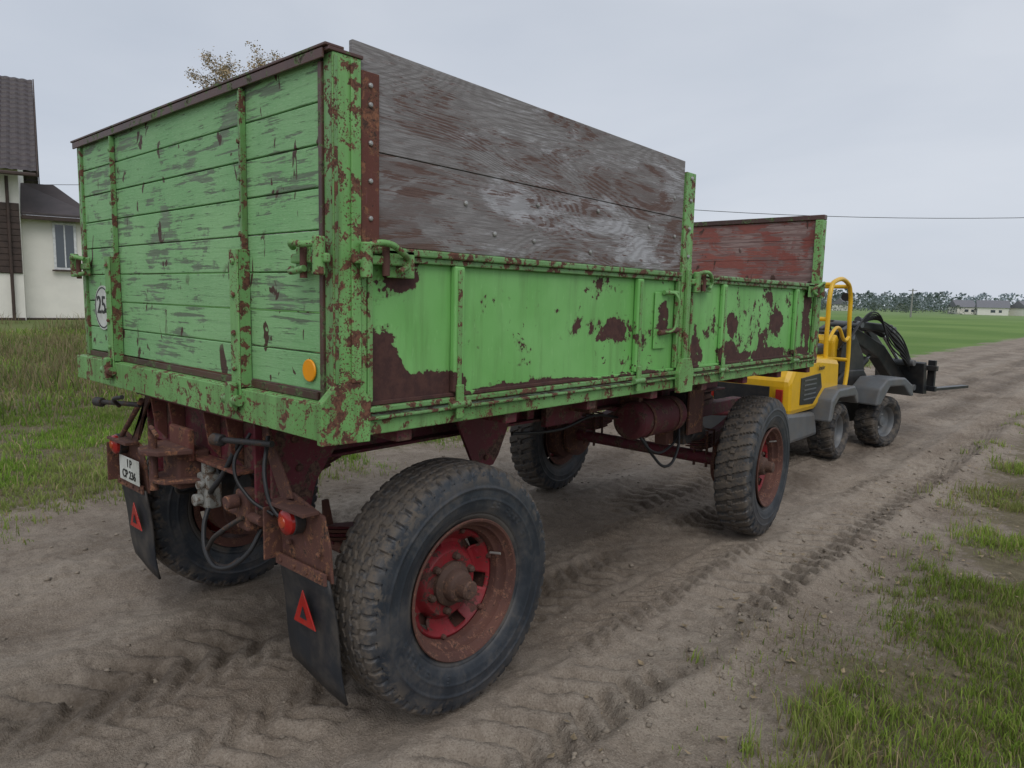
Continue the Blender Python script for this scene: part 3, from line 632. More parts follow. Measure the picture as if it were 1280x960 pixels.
# ------------- rear under structure
box('rear_cross_member',-3.66,-2.60,1.405,1.418,1.02,1.268,mMaroon,P,.004)
box('rear_cross_lip',-3.66,-2.60,1.33,1.403,1.245,1.262,mMaroon,P,.003)
box('rear_cross_lower_lip',-3.5,-2.66,1.33,1.403,1.02,1.034,mRustRed,P,.003)
for i,xg in enumerate((-3.5,-3.3,-2.95,-2.75)):
    prism('rear_gusset_%d'%i,[(xg,1.403,1.243),(xg,1.33,1.243),(xg,1.35,1.1),(xg,1.403,1.036)],(.010,0,0),mRustRed,P)
for s_,xa in ((1,-2.66),(-1,-3.60)):
    tg='right' if s_==1 else 'left'
    prism('rear_spring_hanger_'+tg,[(xa,1.42,1.22),(xa,1.86,1.22),(xa,1.66,.98),(xa,1.60,.84),(xa,1.48,.80),(xa,1.42,.86)],(.02,0,0),mMaroon,P)
    prism('rear_spring_hanger_outer_'+tg,[(xa+.13*s_,1.40,1.22),(xa+.13*s_,1.78,1.22),(xa+.13*s_,1.60,.98),(xa+.13*s_,1.56,.82),(xa+.13*s_,1.46,.80),(xa+.13*s_,1.40,.88)],(.015,0,0),mMaroon,P)
    bolts('hanger_bolts_'+tg,[(xa+.146*s_ if s_>0 else xa-.131,y_,z_) for y_,z_ in ((1.50,1.17),(1.62,1.17),(1.52,1.05),(1.51,.88))],(s_,0,0),.016,mRust,P,.014)
    prism('mid_spring_hanger_'+tg,[(xa+.13*s_,2.36,1.21),(xa+.13*s_,2.84,1.21),(xa+.13*s_,2.70,.93),(xa+.13*s_,2.66,.88),(xa+.13*s_,2.54,.88),(xa+.13*s_,2.50,.93)],(.02,0,0),mMaroon,P)
    bolts('mid_hanger_bolts_'+tg,[(xa+.151*s_ if s_>0 else xa-.131,y_,z_) for y_,z_ in ((2.44,1.17),(2.60,1.17),(2.76,1.17),(2.60,.93))],(s_,0,0),.016,mRust,P,.014)
    for wy in (2.02,5.20):
        for k in range(7):
            L=.62-.075*k; n=16; v=[];f=[]
            for i in range(n+1):
                t=-1+2*i/n; yy_=wy+t*L; z_=.70-.017*k+.16*(t*L/.62)**2
                for dx in (0,.075):
                    v.append((xa+.035*s_+dx*s_,yy_,z_)); v.append((xa+.035*s_+dx*s_,yy_,z_+.012))
            for i in range(n):
                b0=i*4; f+=[(b0,b0+4,b0+6,b0+2),(b0+1,b0+3,b0+7,b0+5),(b0,b0+1,b0+5,b0+4),(b0+2,b0+6,b0+7,b0+3)]
            f+=[(0,2,3,1),(n*4,n*4+1,n*4+3,n*4+2)]
            mesh('leaf_spring_%s_%d_%d'%(tg,int(wy),k),v,f,mRust if k%2 else mMaroon,P)
        for q in (-.06,.06):
            tube('u_bolt_%s_%d_%d'%(tg,int(wy),int(q*100)),[(xa+.02*s_,wy+q,.46),(xa+.02*s_,wy+q,.74),(xa+.125*s_,wy+q,.74),(xa+.125*s_,wy+q,.46)],.011,mRust,P,False)
for wy in (2.02,5.17):
    cyl('axle_%d'%int(wy),(-4.0,wy,.528),(-2.24,wy,.528),.05,mMaroon,P)
    for xa in (-2.42,-3.84): cyl('brake_back_%d_%d'%(int(wy),int(-xa*10)),(xa,wy,.528),(xa+.03,wy,.528),.19,mRust,P,40)
cyl('brake_chamber',(-2.95,1.50,.88),(-2.95,1.68,.80),.075,mDark,P,bevel=.01)
cyl('brake_chamber.001',(-3.25,1.50,.86),(-3.25,1.70,.80),.075,mDark,P,bevel=.01)
cyl('brake_shaft',(-3.7,1.72,.66),(-2.5,1.72,.66),.02,mRust,P)
prism('brake_lever',[(-2.62,1.70,.66),(-2.62,1.76,.66),(-2.62,1.72,.86),(-2.62,1.69,.86)],(.015,0,0),mRust,P)
box('valve_body',-3.03,-2.93,1.33,1.40,.82,.97,mBrass,P,.012)
cyl('valve_top',(-2.98,1.365,.97),(-2.98,1.365,1.02),.03,mBrass,P,bevel=.004)
cyl('valve_knob',(-2.98,1.33,.86),(-2.98,1.295,.86),.026,mBrass,P,bevel=.004); cyl('valve_knob.001',(-3.03,1.36,.93),(-3.07,1.36,.93),.02,mBrass,P,bevel=.003)
cyl('valve_knob.002',(-2.955,1.33,.93),(-2.955,1.30,.93),.018,mBrass,P,bevel=.003)
tube('hose_a',[(-2.93,1.35,.90),(-2.84,1.31,.93),(-2.78,1.34,1.02),(-2.74,1.38,1.14)],.011,mHose,P)
tube('hose_b',[(-2.95,1.35,.84),(-2.90,1.30,.76),(-2.80,1.27,.66),(-2.70,1.28,.64),(-2.62,1.34,.70),(-2.60,1.4,.80)],.010,mHose,P)
tube('hose_c',[(-2.62,1.33,.86),(-2.70,1.29,.80),(-2.80,1.28,.72),(-2.84,1.29,.65),(-2.76,1.32,.62),(-2.7,1.36,.66)],.010,mDark,P)
tube('hose_d',[(-3.06,1.36,.93),(-3.15,1.31,.9),(-3.22,1.34,.84),(-3.25,1.5,.84)],.010,mHose,P)
box('shackle_plate',-2.70,-2.60,1.34,1.41,.80,.96,mRust,P,.01); cyl('shackle_pin',(-2.80,1.36,.86),(-2.52,1.36,.86),.02,mRust,P)
cyl('pin_end',(-2.66,1.33,.92),(-2.66,1.28,.92),.028,mRust,P,bevel=.004)
box('side_gusset_plate',-2.58,-2.566,1.36,1.50,.86,1.24,mMaroon,P,.003)
tube('cable_lights',[(-2.5,1.38,1.2),(-2.44,1.33,1.05),(-2.38,1.34,.93),(-2.31,1.37,.9)],.008,mHose,P)
tube('cable_lights_b',[(-2.6,1.36,1.2),(-2.62,1.30,1.08),(-2.55,1.32,.96),(-2.45,1.37,.9)],.007,mHose,P)
box('hitch_plate',-3.22,-3.02,1.30,1.325,1.02,1.16,mRustRed,P,.006)
prism('hitch_jaw_top',[(-3.26,1.30,1.06),(-2.98,1.30,1.06),(-3.02,1.17,1.06),(-3.10,1.13,1.06),(-3.18,1.15,1.06)],(0,0,.022),mRust,P,.005)
prism('hitch_jaw_bottom',[(-3.26,1.33,.93),(-2.98,1.33,.93),(-3.04,1.20,.93),(-3.12,1.17,.93),(-3.2,1.2,.93)],(0,0,.02),mRust,P,.005)
cyl('hitch_pin',(-3.12,1.19,.90),(-3.12,1.19,1.15),.018,mRust,P)
tube('hitch_pin_handle',[(-3.12,1.19,1.14),(-3.08,1.17,1.18),(-3.02,1.17,1.15)],.009,mRust,P)
box('hitch_body',-3.2,-3.04,1.26,1.40,.90,1.06,mRust,P,.01)
for tg,xa,xb,z_,yb_ in (('left',-3.98,-3.62,1.175,1.27),('right',-2.70,-2.40,1.17,1.28)):
    cyl('coupling_arm_'+tg,(xa,yb_,z_),(xb,yb_+.06,z_+.02),.012,mDark,P)
    cyl('coupling_head_'+tg,(xa-.03,yb_-.01,z_),(xa+.03,yb_,z_),.024,mDark,P,bevel=.006)
cyl('coupling_strut_left',(-3.60,1.33,1.22),(-3.93,1.35,1.0),.013,mRust,P)
tube('coupling_hook_left',[(-3.75,1.28,1.18),(-3.70,1.24,1.22),(-3.62,1.25,1.24)],.010,mDark,P)
def lamp_unit(tag,xa,xb,sgn):
    lo,hi=min(xa,xb),max(xa,xb)
    prism('lamp_bracket_'+tag,[(lo,1.415,.72),(hi,1.415,.70),(hi,1.405,.84),(hi-.03,1.40,.95),(lo+.10,1.40,1.00),(lo,1.405,.95)],(0,.012,0),mRust,P,.003)
    box('lamp_bracket_top_'+tag,lo+.03,hi-.05,1.33,1.399,.955,.97,mRust,P,.003)
    box('lamp_bracket_edge_'+tag,lo-.012,lo-.001,1.34,1.42,.72,.93,mRust,P,.003)
    bolts('bracket_bolts_'+tag,[(lo+.08,1.40,.80),(hi-.06,1.40,.80)],(0,-1,0),.013,mRust,P,.012)
    prism('lamp_arm_'+tag,[(-3.12+sgn*.50,1.39,1.25),(-3.12+sgn*.58,1.39,1.25),(lo+.12 if sgn>0 else hi-.05,1.39,.98),(lo+.04 if sgn>0 else hi-.13,1.39,.96)],(0,.012,0),mRust,P)
    n=8; v=[];f=[]
    for i in range(n+1):
        t=i/n; z0=.735+(.27-.735)*t; yb=1.402+.075*t**1.5+.012*math.sin(t*5)
        xl=lo-.03*t; xh=hi+(.035 if sgn>0 else .01)*t
        for j in range(5):
            u=j/4; v.append((xl+(xh-xl)*u,yb+.012*math.sin(u*3.1+t*2)*t,z0-.02*u-(.02*t*u)))
    for i in range(n):
        for j in range(4): a=i*5+j; f.append((a,a+5,a+6,a+1))
    o=mesh('mudflap_'+tag,v,f,mFlap,P,smooth=True); sm=o.modifiers.new('s','SOLIDIFY'); sm.thickness=.010; sm.offset=0
    box('flap_clamp_'+tag,lo,hi,1.385,1.3955,.70,.745,mRust,P,.002)
    bolts('flap_bolts_'+tag,[(lo+(hi-lo)*t,1.384,.722) for t in (.12,.4,.65,.9)],(0,-1,0),.009,mRust,P,.006)
lamp_unit('right',-2.13,-2.47,1); lamp_unit('left',-4.13,-3.79,-1)
def tri(tag,cx,cz,y,s):
    prism('triangle_reflector_'+tag,[(cx-s*.48,y,cz-s*.45),(cx+s*.48,y+.004,cz-s*.47),(cx,y-.006,cz+s*.50)],(0,-.006,0),mRedRef,P,.002)
    prism('triangle_inner_'+tag,[(cx-s*.14,y-.008,cz-s*.26),(cx+s*.14,y-.006,cz-s*.27),(cx,y-.010,cz+s*.06)],(0,-.002,0),mFlap,P,0)
tri('right',-2.30,.56,1.408,.15); tri('left',-3.95,.55,1.408,.15)
def lamp(tag,x,z):
    cyl('lamp_housing_'+tag,(x,1.405,z),(x,1.36,z),.055,mDark,P,40,bevel=.004)
    lathe('lamp_lens_'+tag,[(0,.052),(.012,.050),(.02,.04),(.025,.022),(.026,0)],mLampRed,P,40)
    o=bpy.data.objects['lamp_lens_'+tag]; o.rotation_euler=(0,0,-math.pi/2); o.location=(x,1.36,z)
    lathe('lamp_lens_b_'+tag,[(.021,.024),(.029,.020),(.032,0)],mLampOr,P,32)
    o=bpy.data.objects['lamp_lens_b_'+tag]; o.rotation_euler=(0,0,-math.pi/2); o.location=(x,1.36,z)
lamp('right',-2.33,.905); lamp('left',-4.05,.93)
box('licence_plate',-4.05,-3.79,1.372,1.376,.745,.875,mWhite,P,.001)
text('plate_text_a','I P',(-3.91,1.3705,.842),.060,mBlack,P,(math.pi/2,0,0)); text('plate_text_b','CP 236',(-3.92,1.3705,.782),.060,mBlack,P,(math.pi/2,0,0))
cyl('speed_disc',(-3.985,Y0+.009,1.655),(-3.985,Y0+.003,1.655),.112,mWhite,P,48)
lathe('speed_disc_ring',[(0,.104),(.0015,.104),(.0015,.098),(0,.098)],mBlack,P,64)
o=bpy.data.objects['speed_disc_ring']; o.rotation_euler=(0,0,-math.pi/2); o.location=(-3.985,Y0+.003,1.655)
text('speed_text','25',(-4.0,Y0+.0015,1.665),.125,mBlack,P,(math.pi/2,0,0)); text('speed_text_unit','km',(-3.925,Y0+.0015,1.645),.045,mBlack,P,(math.pi/2,0,0))
cyl('orange_reflector',(-2.085,Y0+.008,1.495),(-2.085,Y0+.0,1.495),.038,mOrange,P,40,bevel=.003)

# ------------- mid/front under structure
cyl('air_tank',(-2.52,3.95,.96),(-2.52,4.55,.96),.125,mMaroon,P,40,bevel=.03)
for y_ in (4.08,4.42): lathe('tank_strap_%d'%int(y_*100),[(0,.128),(.0,.132),(.03,.132),(.03,.128)],mRust,P,40); o=bpy.data.objects['tank_strap_%d'%int(y_*100)]; o.rotation_euler=(0,0,math.pi/2); o.location=(-2.52,y_,.96)
box('tank_bracket',-2.66,-2.50,4.05,4.10,1.05,1.22,mRust,P)
tube('tank_pipe',[(-2.45,4.0,.86),(-2.42,4.1,.76),(-2.45,4.4,.74),(-2.5,4.6,.80),(-2.6,4.8,.9)],.009,mHose,P)
tube('brake_line',[(-2.6,2.9,1.0),(-2.58,3.3,.98),(-2.6,3.7,1.02),(-2.6,3.95,.98)],.009,mHose,P)
box('mid_cross',-3.56,-2.66,3.1,3.16,1.05,1.2,mMaroon,P); box('mid_cross.001',-3.56,-2.66,4.62,4.70,1.02,1.2,mMaroon,P)
box('mid_bracket',-2.64,-2.60,3.2,3.55,1.0,1.24,mMaroon,P); box('mid_bracket.001',-2.62,-2.45,3.42,3.5,1.08,1.24,mRust,P)
lathe('turntable_ring',[(.0,.50),(.0,.42),(.04,.42),(.04,.50),(.0,.50)],mRust,P,64,(-3.12,5.22,.98),'Z')
lathe('turntable_ring_lower',[(.0,.52),(.0,.40),(.035,.40),(.035,.52),(.0,.52)],mMaroon,P,64,(-3.12,5.22,.94),'Z')
box('bogie_rail_right',-2.72,-2.62,4.5,5.95,.84,.937,mMaroon,P); box('bogie_rail_left',-3.62,-3.52,4.5,5.95,.84,.937,mMaroon,P)
box('bogie_cross',-3.51,-2.73,4.85,4.93,.85,.93,mMaroon,P); box('bogie_cross.001',-3.51,-2.73,5.6,5.68,.85,.93,mMaroon,P)
for s_,xa in ((1,-2.66),(-1,-3.60)):
    for ya in (4.56,5.88): box('bogie_hanger_%d_%d'%(s_,int(ya*100)),xa+.02*s_ if s_>0 else xa-.12,xa+.12 if s_>0 else xa-.02,ya-.05,ya+.05,.72,.838,mRust,P,.006)
box('front_lower_bracket',-2.60,-2.46,4.62,4.74,.72,1.1,mDark,P,.008); cyl('front_brake_chamber',(-2.5,4.72,.80),(-2.5,4.9,.78),.07,mDark,P,bevel=.01)
box('front_drop_plate',-2.44,-2.42,4.60,4.82,.80,1.24,mRust,P,.004)
tube('front_hose',[(-2.5,4.6,.9),(-2.42,4.45,.70),(-2.42,4.3,.62),(-2.46,4.2,.70),(-2.5,4.1,.85)],.010,mHose,P)
for s_ in (-1,1): tube('drawbar_%d'%s_,[(-3.12+s_*.42,5.9,.72),(-3.12+s_*.05,7.0,.62)],.035,mMaroon,P,False)
cyl('drawbar_eye',(-3.12,6.95,.62),(-3.12,7.2,.62),.035,mRust,P)

# ------------------------------------------------------------------ compact wheel loader
LD=empty('compact_wheel_loader',(-3.15,8.9,0)); LP=bpy.data.objects.new('loader_parts',None); link(LP,LD); LP.location=(3.15,-8.9,0)
PV=bpy.data.objects.new('front_frame_pivot',None); link(PV,LP); PV.location=(-3.15,9.1,0); PV.rotation_euler=(0,0,math.radians(-16))
FP=bpy.data.objects.new('front_frame',None); link(FP,PV); FP.location=(3.15,-9.1,0)
lt=tyre_mesh('loader_tyre',.325,.14,.19,320,20,1); lt.materials.append(mLTyre)
def lwheel(x,y,flip,tag,par):
    e=bpy.data.objects.new('wheel'+tag,None); link(e,par); e.location=(x,y,.325); e.rotation_euler=(.2,0,math.pi if flip else 0)
    link(bpy.data.objects.new('tyre'+tag,lt),e)
    lathe('rim'+tag,[(-.1,.19),(.09,.195),(.10,.19),(.085,.175),(.04,.165),(.02,.12),(.03,.09),(.03,.06),(.06,.055),(.065,0)],mGreyP,e,48)
    bolts('nuts'+tag,[(.025,.085*math.cos(a),.085*math.sin(a)) for a in [math.pi*i/3 for i in range(6)]],(1,0,0),.012,mBolt,e,.015)
for x_,fl in ((-2.68,False),(-3.62,True)):
    for y_,t_,pa_ in ((8.46,'_rear',LP),(9.86,'_front',FP)): lwheel(x_,y_,fl,t_+('_l' if fl else '_r'),pa_)
def yzprism(name,pts,x0,x1,mat,bev=.03,par=None): return prism(name,[(x0,a,b) for a,b in pts],(x1-x0,0,0),mat,par or LP,bev)
yzprism('engine_hood',[(7.16,.62),(7.12,.98),(7.26,1.15),(7.9,1.20),(8.62,1.14),(8.66,.72),(8.3,.72),(7.9,.62)],-3.62,-2.66,mYellow,.06)
yzprism('rear_counterweight',[(7.10,.33),(7.05,.60),(7.14,.655),(7.9,.60),(8.02,.33)],-3.63,-2.65,mGreyP,.04)
yzprism('side_vent_panel',[(7.42,.72),(7.42,1.0),(7.98,1.02),(8.05,.86),(7.8,.70)],-2.659,-2.652,mBlackP,.004)
for i in range(5): box('vent_slat_%d'%i,-2.651,-2.645,7.5,7.85,.76+.05*i,.775+.05*i,mGreyP,LP,.001)
box('rear_grille',-3.45,-2.85,7.085,7.10,.72,.92,mBlackP,LP,.004)
for i,x_ in enumerate((-3.52,-2.78)): box('tail_lamp_%d'%i,x_,x_+.07,7.07,7.10,.76,.90,mLampRed,LP,.006)
fr_=[(7.92,.50),(7.98,.74),(8.15,.84),(8.72,.84),(8.86,.74),(8.9,.62),(8.85,.62),(8.72,.72),(8.2,.74),(8.06,.66),(8.0,.5)]
yzprism('rear_fender',fr_,-2.86,-2.50,mGreyP,.02); yzprism('rear_fender_left',fr_,-3.80,-3.44,mGreyP,.02)
ff_=[(9.46,.56),(9.52,.76),(9.68,.88),(10.06,.88),(10.24,.78),(10.28,.64),(10.21,.64),(10.04,.78),(9.74,.78),(9.56,.56)]
yzprism('front_fender',ff_,-2.86,-2.48,mGreyP,.02,FP); yzprism('front_fender_left',ff_,-3.82,-3.44,mGreyP,.02,FP)
yzprism('chassis_rear',[(7.7,.28),(7.7,.60),(9.0,.60),(9.0,.28)],-3.42,-2.88,mBlackP,.02)
yzprism('chassis_front',[(9.2,.28),(9.2,.70),(9.5,.95),(9.9,.95),(10.25,.6),(10.25,.28)],-3.36,-2.94,mBlackP,.02,FP)
cyl('articulation_pin',(-3.15,9.1,.25),(-3.15,9.1,.66),.07,mGreyP,LP)
yzprism('cab_floor',[(8.7,.60),(8.7,.70),(9.35,.70),(9.35,.60)],-3.55,-2.72,mGreyP,.01)
yzprism('seat_base',[(8.45,1.18),(8.45,1.28),(8.9,1.30),(8.9,1.16)],-3.40,-2.92,mBlackP,.04)
yzprism('seat_back',[(8.40,1.26),(8.34,1.72),(8.42,1.75),(8.52,1.28)],-3.38,-2.94,mBlackP,.03)
yzprism('dash_console',[(9.28,.70),(9.25,1.32),(9.35,1.40),(9.48,1.3),(9.45,.7)],-3.36,-2.94,mYellow,.03)
lathe('steering_wheel',[(0,.17),(.012,.182),(.024,.17),(.012,.158),(0,.17)],mBlackP,LP,40,(-3.15,9.16,1.42),'Z')
cyl('steering_column',(-3.15,9.16,1.42),(-3.15,9.3,1.25),.025,mBlackP,LP)
for i,x_ in enumerate((-2.74,-3.56)):
    tube('rops_side_%d'%i,[(x_,8.36,1.1),(x_,8.34,1.55),(x_,8.40,1.98),(x_,8.50,2.03),(x_,8.90,2.03),(x_,9.04,1.94),(x_,9.10,1.6),(x_,9.16,1.0),(x_,9.10,.72)],.026,mYellow,LP)
    tube('rops_rail_%d'%i,[(x_,8.38,1.35),(x_,8.7,1.50),(x_,9.0,1.34),(x_,9.12,1.38)],.020,mYellow,LP)
for i,(y_,z_) in enumerate(((8.42,1.99),(9.0,1.98),(8.35,1.6),(9.15,1.1))): cyl('rops_cross_%d'%i,(-3.56,y_,z_),(-2.74,y_,z_),.024,mYellow,LP)
cyl('work_lamp',(-2.80,9.08,1.86),(-2.80,9.18,1.86),.05,mBlackP,LP)
for nm_,a_,b_ in (('arm_tower',-3.34,-3.27),('arm_tower_r',-3.03,-2.96)):
    yzprism(nm_,[(9.40,.9),(9.45,1.46),(9.60,1.52),(9.90,1.12),(9.95,.9)],a_,b_,mBlackP,.01,FP)
yzprism('loader_arm',[(9.50,1.30),(9.48,1.44),(9.9,1.47),(10.55,1.24),(11.1,.80),(11.16,.62),(11.0,.56),(10.84,.72),(10.42,1.07),(9.9,1.28)],-3.23,-3.07,mBlackP,.02,FP)
al=[(9.70,1.48),(9.68,1.57),(10.50,1.52),(10.92,1.19),(11.08,.98),(10.98,.94),(10.80,1.14),(10.45,1.41)]
yzprism('arm_link',al,-3.02,-2.96,mBlackP,.015,FP); yzprism('arm_link_left',al,-3.34,-3.28,mBlackP,.015,FP)
for i,(y_,z_) in enumerate(((9.72,1.52),(10.46,1.45),(11.0,1.0),(11.06,.66),(9.55,1.37))): cyl('arm_pin_%d'%i,(-3.38,y_,z_),(-2.90,y_,z_),.042,mGreyP,FP,bevel=.005)
cyl('lift_cylinder',(-3.15,9.75,.72),(-3.15,10.25,1.05),.05,mBlackP,FP); cyl('lift_rod',(-3.15,10.25,1.05),(-3.15,10.5,1.18),.024,mChrome,FP)
cyl('tilt_cylinder',(-3.15,10.0,1.58),(-3.15,10.6,1.38),.045,mBlackP,FP); cyl('tilt_rod',(-3.15,10.6,1.38),(-3.15,11.03,1.02),.022,mChrome,FP)
for i in range(6): tube('hydraulic_hose_%d'%i,[(-3.0+.03*i,9.4,1.2+.03*i),(-2.92+.02*i,9.8,1.56+.025*i),(-2.90,10.4,1.48-.05*i),(-2.92,10.85,1.15-.03*i),(-3.0,11.06,.88)],.010,mHose,FP)
yzprism('quick_hitch',[(11.10,.58),(11.06,1.00),(11.12,1.02),(11.19,.58)],-3.50,-2.80,mBlackP,.01,FP)
box('fork_carriage_top',-3.60,-2.70,11.19,11.24,.90,.97,mBlackP,FP); box('fork_carriage_bottom',-3.60,-2.70,11.19,11.24,.62,.69,mBlackP,FP)
for i,x_ in enumerate((-3.5,-2.85)):
    box('fork_upright_%d'%i,x_,x_+.1,11.245,11.285,.66,1.04,mBlackP,FP); box('fork_tine_%d'%i,x_,x_+.1,11.245,12.2,.62,.657,mBlackP,FP)
text('hood_lettering','loader',(-2.643,7.98,1.08),.07,mBlackP,LP,(math.pi/2,0,math.pi/2))

# ------------------------------------------------------------------ house (left)
HS=empty('white_house',(-28.0,6.9,.6)); HS.rotation_euler=(0,0,math.radians(-15))
def hb(n,x0,x1,y0,y1,z0,z1,m,bev=.01): return box(n,x0,x1,y0,y1,z0,z1,m,HS,bev)
hb('main_walls',-9.5,-.35,-11,-.10,-.6,5.0,mWall); hb('plinth',-9.55,-.30,-11.05,-.12,-.6,.12,mWallB)
hb('cladding_panel',-.349,-.30,-2.9,-.12,1.6,3.9,mWallB)
for i in range(11): hb('cladding_slat_%d'%i,-.30,-.28,-2.9,-.12,1.62+i*.205,1.79+i*.205,mWallB,.005)
hb('window_frame',-.349,-.27,-4.6,-3.1,1.7,3.2,mFrame); hb('window_pane',-.275,-.262,-4.5,-3.2,1.8,3.1,mGlass,0)
def roof(name,y0,y1,x_e,z_e,x_r,z_r):
    L=math.hypot(x_r-x_e,z_r-z_e); nr=int(L/.06); nyy=int((y1-y0)/.05); nrm=(-(z_r-z_e)/L,(x_r-x_e)/L)
    if nrm[1]<0: nrm=(-nrm[0],-nrm[1])
    v=[];f=[]
    for i in range(nr+1):
        s=i/nr*L; st=(s/.36)%1
        for j in range(nyy+1):
            yy_=y0+(y1-y0)*j/nyy; h=.035*abs(math.sin(yy_*math.pi/.26))+.045*(1-st)
            v.append((x_e+(x_r-x_e)*i/nr+nrm[0]*h,yy_,z_e+(z_r-z_e)*i/nr+nrm[1]*h))
    for i in range(nr):
        for j in range(nyy): a=i*(nyy+1)+j; f.append((a,a+1,a+nyy+2,a+nyy+1))
    return mesh(name,v,f,mRoof,HS)
roof('main_roof_slope',-11.6,.42,.35,4.85,-4.95,8.95); roof('main_roof_slope_back',-11.6,.42,-10.25,4.85,-4.95,8.95)
prism('gable_wall',[(-.36,-.102,5.0),(-9.5,-.102,5.0),(-4.95,-.102,8.7)],(0,-.2,0),mWall,HS)
prism('rake_board',[(.38,.43,4.72),(.38,.43,4.90),(-4.95,.43,9.03),(-10.3,.43,4.9),(-10.3,.43,4.72),(-4.95,.43,8.83)],(0,.04,0),mWallB,HS,.005)
hb('gutter',.33,.45,-11.6,.42,4.72,4.84,mWallB,.03)
cyl('downpipe',(-.22,-.42,-.1),(-.22,-.42,4.75),.05,mWallB,HS)
hb('annex_walls',-4.5,-.9,-.099,1.75,-.6,3.55,mWall); hb('annex_plinth',-4.55,-.85,-.09,1.8,-.6,.1,mWallB)
hb('annex_window_frame',-.899,-.84,.78,1.48,1.78,3.4,mFrame); hb('annex_window_pane',-.845,-.832,.86,1.40,1.86,3.32,mGlass,0)
hb('annex_window_mullion',-.831,-.815,1.11,1.15,1.86,3.32,mFrame,0); hb('annex_sill',-.84,-.72,.72,1.54,1.72,1.775,mWallB)
prism('annex_roof',[(-.45,-.09,3.55),(-.45,2.15,3.55),(-2.4,.9,4.75),(-2.6,-.09,4.75)],(0,0,.10),mRoof,HS,.02)
prism('annex_roof_side',[(-.45,2.15,3.55),(-5,2.15,3.55),(-3,.9,4.75),(-2.4,.9,4.75)],(0,0,.10),mRoof,HS,.02)
hb('annex_fascia',-.52,-.42,-.09,2.2,3.42,3.55,mWallB); hb('annex_fascia_side',-5,-.52,2.1,2.2,3.42,3.55,mWallB)
hb('rear_wing_wall',-8,-2.6,2.9,5.5,-.6,3.2,mWallB)

CR=empty('parked_car',(-33.0,10.6,.62)); CR.rotation_euler=(0,0,math.radians(70))
mCar=simple('silver_car_paint',(.5,.52,.54),.3,.3,.05)
pr=[(-2.1,.35),(-2.15,.75),(-1.9,.95),(-1.3,1.38),(.3,1.42),(1.0,1.0),(1.95,.85),(2.1,.6),(2.1,.3)]
prism('car_body',[(a,-.85,b) for a,b in pr],(0,1.7,0),mCar,CR,.08)
prism('car_windows',[(-1.75,-.86,.98),(-1.25,-.86,1.32),(.25,-.86,1.35),(.85,-.86,1.0)],(0,1.72,0),mGlass,CR,.02)
for a_ in (-1.3,1.3):
    for s_ in (-1,1): cyl('car_wheel_%d_%d'%(a_*10,s_),(a_,s_*.70,.31),(a_,s_*.88,.31),.31,mLTyre,CR,bevel=.03)

# ------------------------------------------------------------------ tree
mBark=simple('birch_bark',(.16,.14,.12),.9,var=.5,sc=5)
lm=M('autumn_leaves'); mLeafA=lm.fin(lm.mix(lm.step(lm.noise(1.2,3),.4,.6),(.24,.18,.09),(.36,.26,.14)),.7)
def tree(name,loc,H_,seed,leafmat,nleaf=3,ls=.10):
    R=random.Random(seed); T_=empty(name,loc); v=[];f=[];L=[]
    def limb(p0,d0,ln,r0,dep):
        p_=Vector(p0); dd=Vector(d0).normalized(); n=5; pts=[(p_.copy(),r0)]
        for i in range(n):
            jit=.16 if dep else .04
            dd=(dd+Vector((R.uniform(-1,1),R.uniform(-1,1),R.uniform(-.3,.8)))*jit).normalized(); p_=p_+dd*ln/n
            pts.append((p_.copy(),r0*(1-.8*(i+1)/n)))
        for k in range(n):
            (a,ra),(b_,rb_)=pts[k],pts[k+1]; u,w_=frame_from(b_-a); b0=len(v)
            for q,rr in ((a,ra),(b_,rb_)):
                for i in range(5): an=math.pi*2*i/5; v.append(q+u*rr*math.cos(an)+w_*rr*math.sin(an))
            for i in range(5): f.append((b0+i,b0+(i+1)%5,b0+5+(i+1)%5,b0+5+i))
        if dep<3:
            cnt=[30,9,5][dep]
            for c in range(cnt):
                t=R.uniform(.25,1) if dep else R.uniform(.3,1); k=min(n-1,int(t*n)); q=pts[k][0].lerp(pts[k+1][0],t*n-k)
                a=R.uniform(0,6.28); nd=Vector((math.cos(a),math.sin(a),R.uniform(.3,1.1)))
                limb(q,nd,ln*R.uniform(.24,.44)*(1.2-.5*t),max(.005,pts[k][1]*.45),dep+1)
        if dep>=2:
            for c in range(nleaf*(1 if dep==2 else 2)):
                q=pts[R.randint(1,n)][0]; L.append(q+Vector((R.gauss(0,.10),R.gauss(0,.10),R.gauss(0,.10))))
    limb((0,0,0),(0,0,1),H_,.16,0)
    mesh('trunk_and_limbs',v,f,mBark,T_,smooth=False)
    v=[];f=[]
    for q in L:
        u=Vector((R.gauss(0,1),R.gauss(0,1),R.gauss(0,1))).normalized(); a,b_=frame_from(u); s=ls*R.uniform(.5,1.3); b0=len(v)
        v+=[q-a*s*.5,q+b_*s*.35,q+a*s*.5,q-b_*s*.35]; f.append((b0,b0+1,b0+2,b0+3))
    mesh('leaves',v,f,leafmat,T_)
tree('birch_tree',(-29.3,14.9,.5),9.6,5,mLeafA,5,.08)

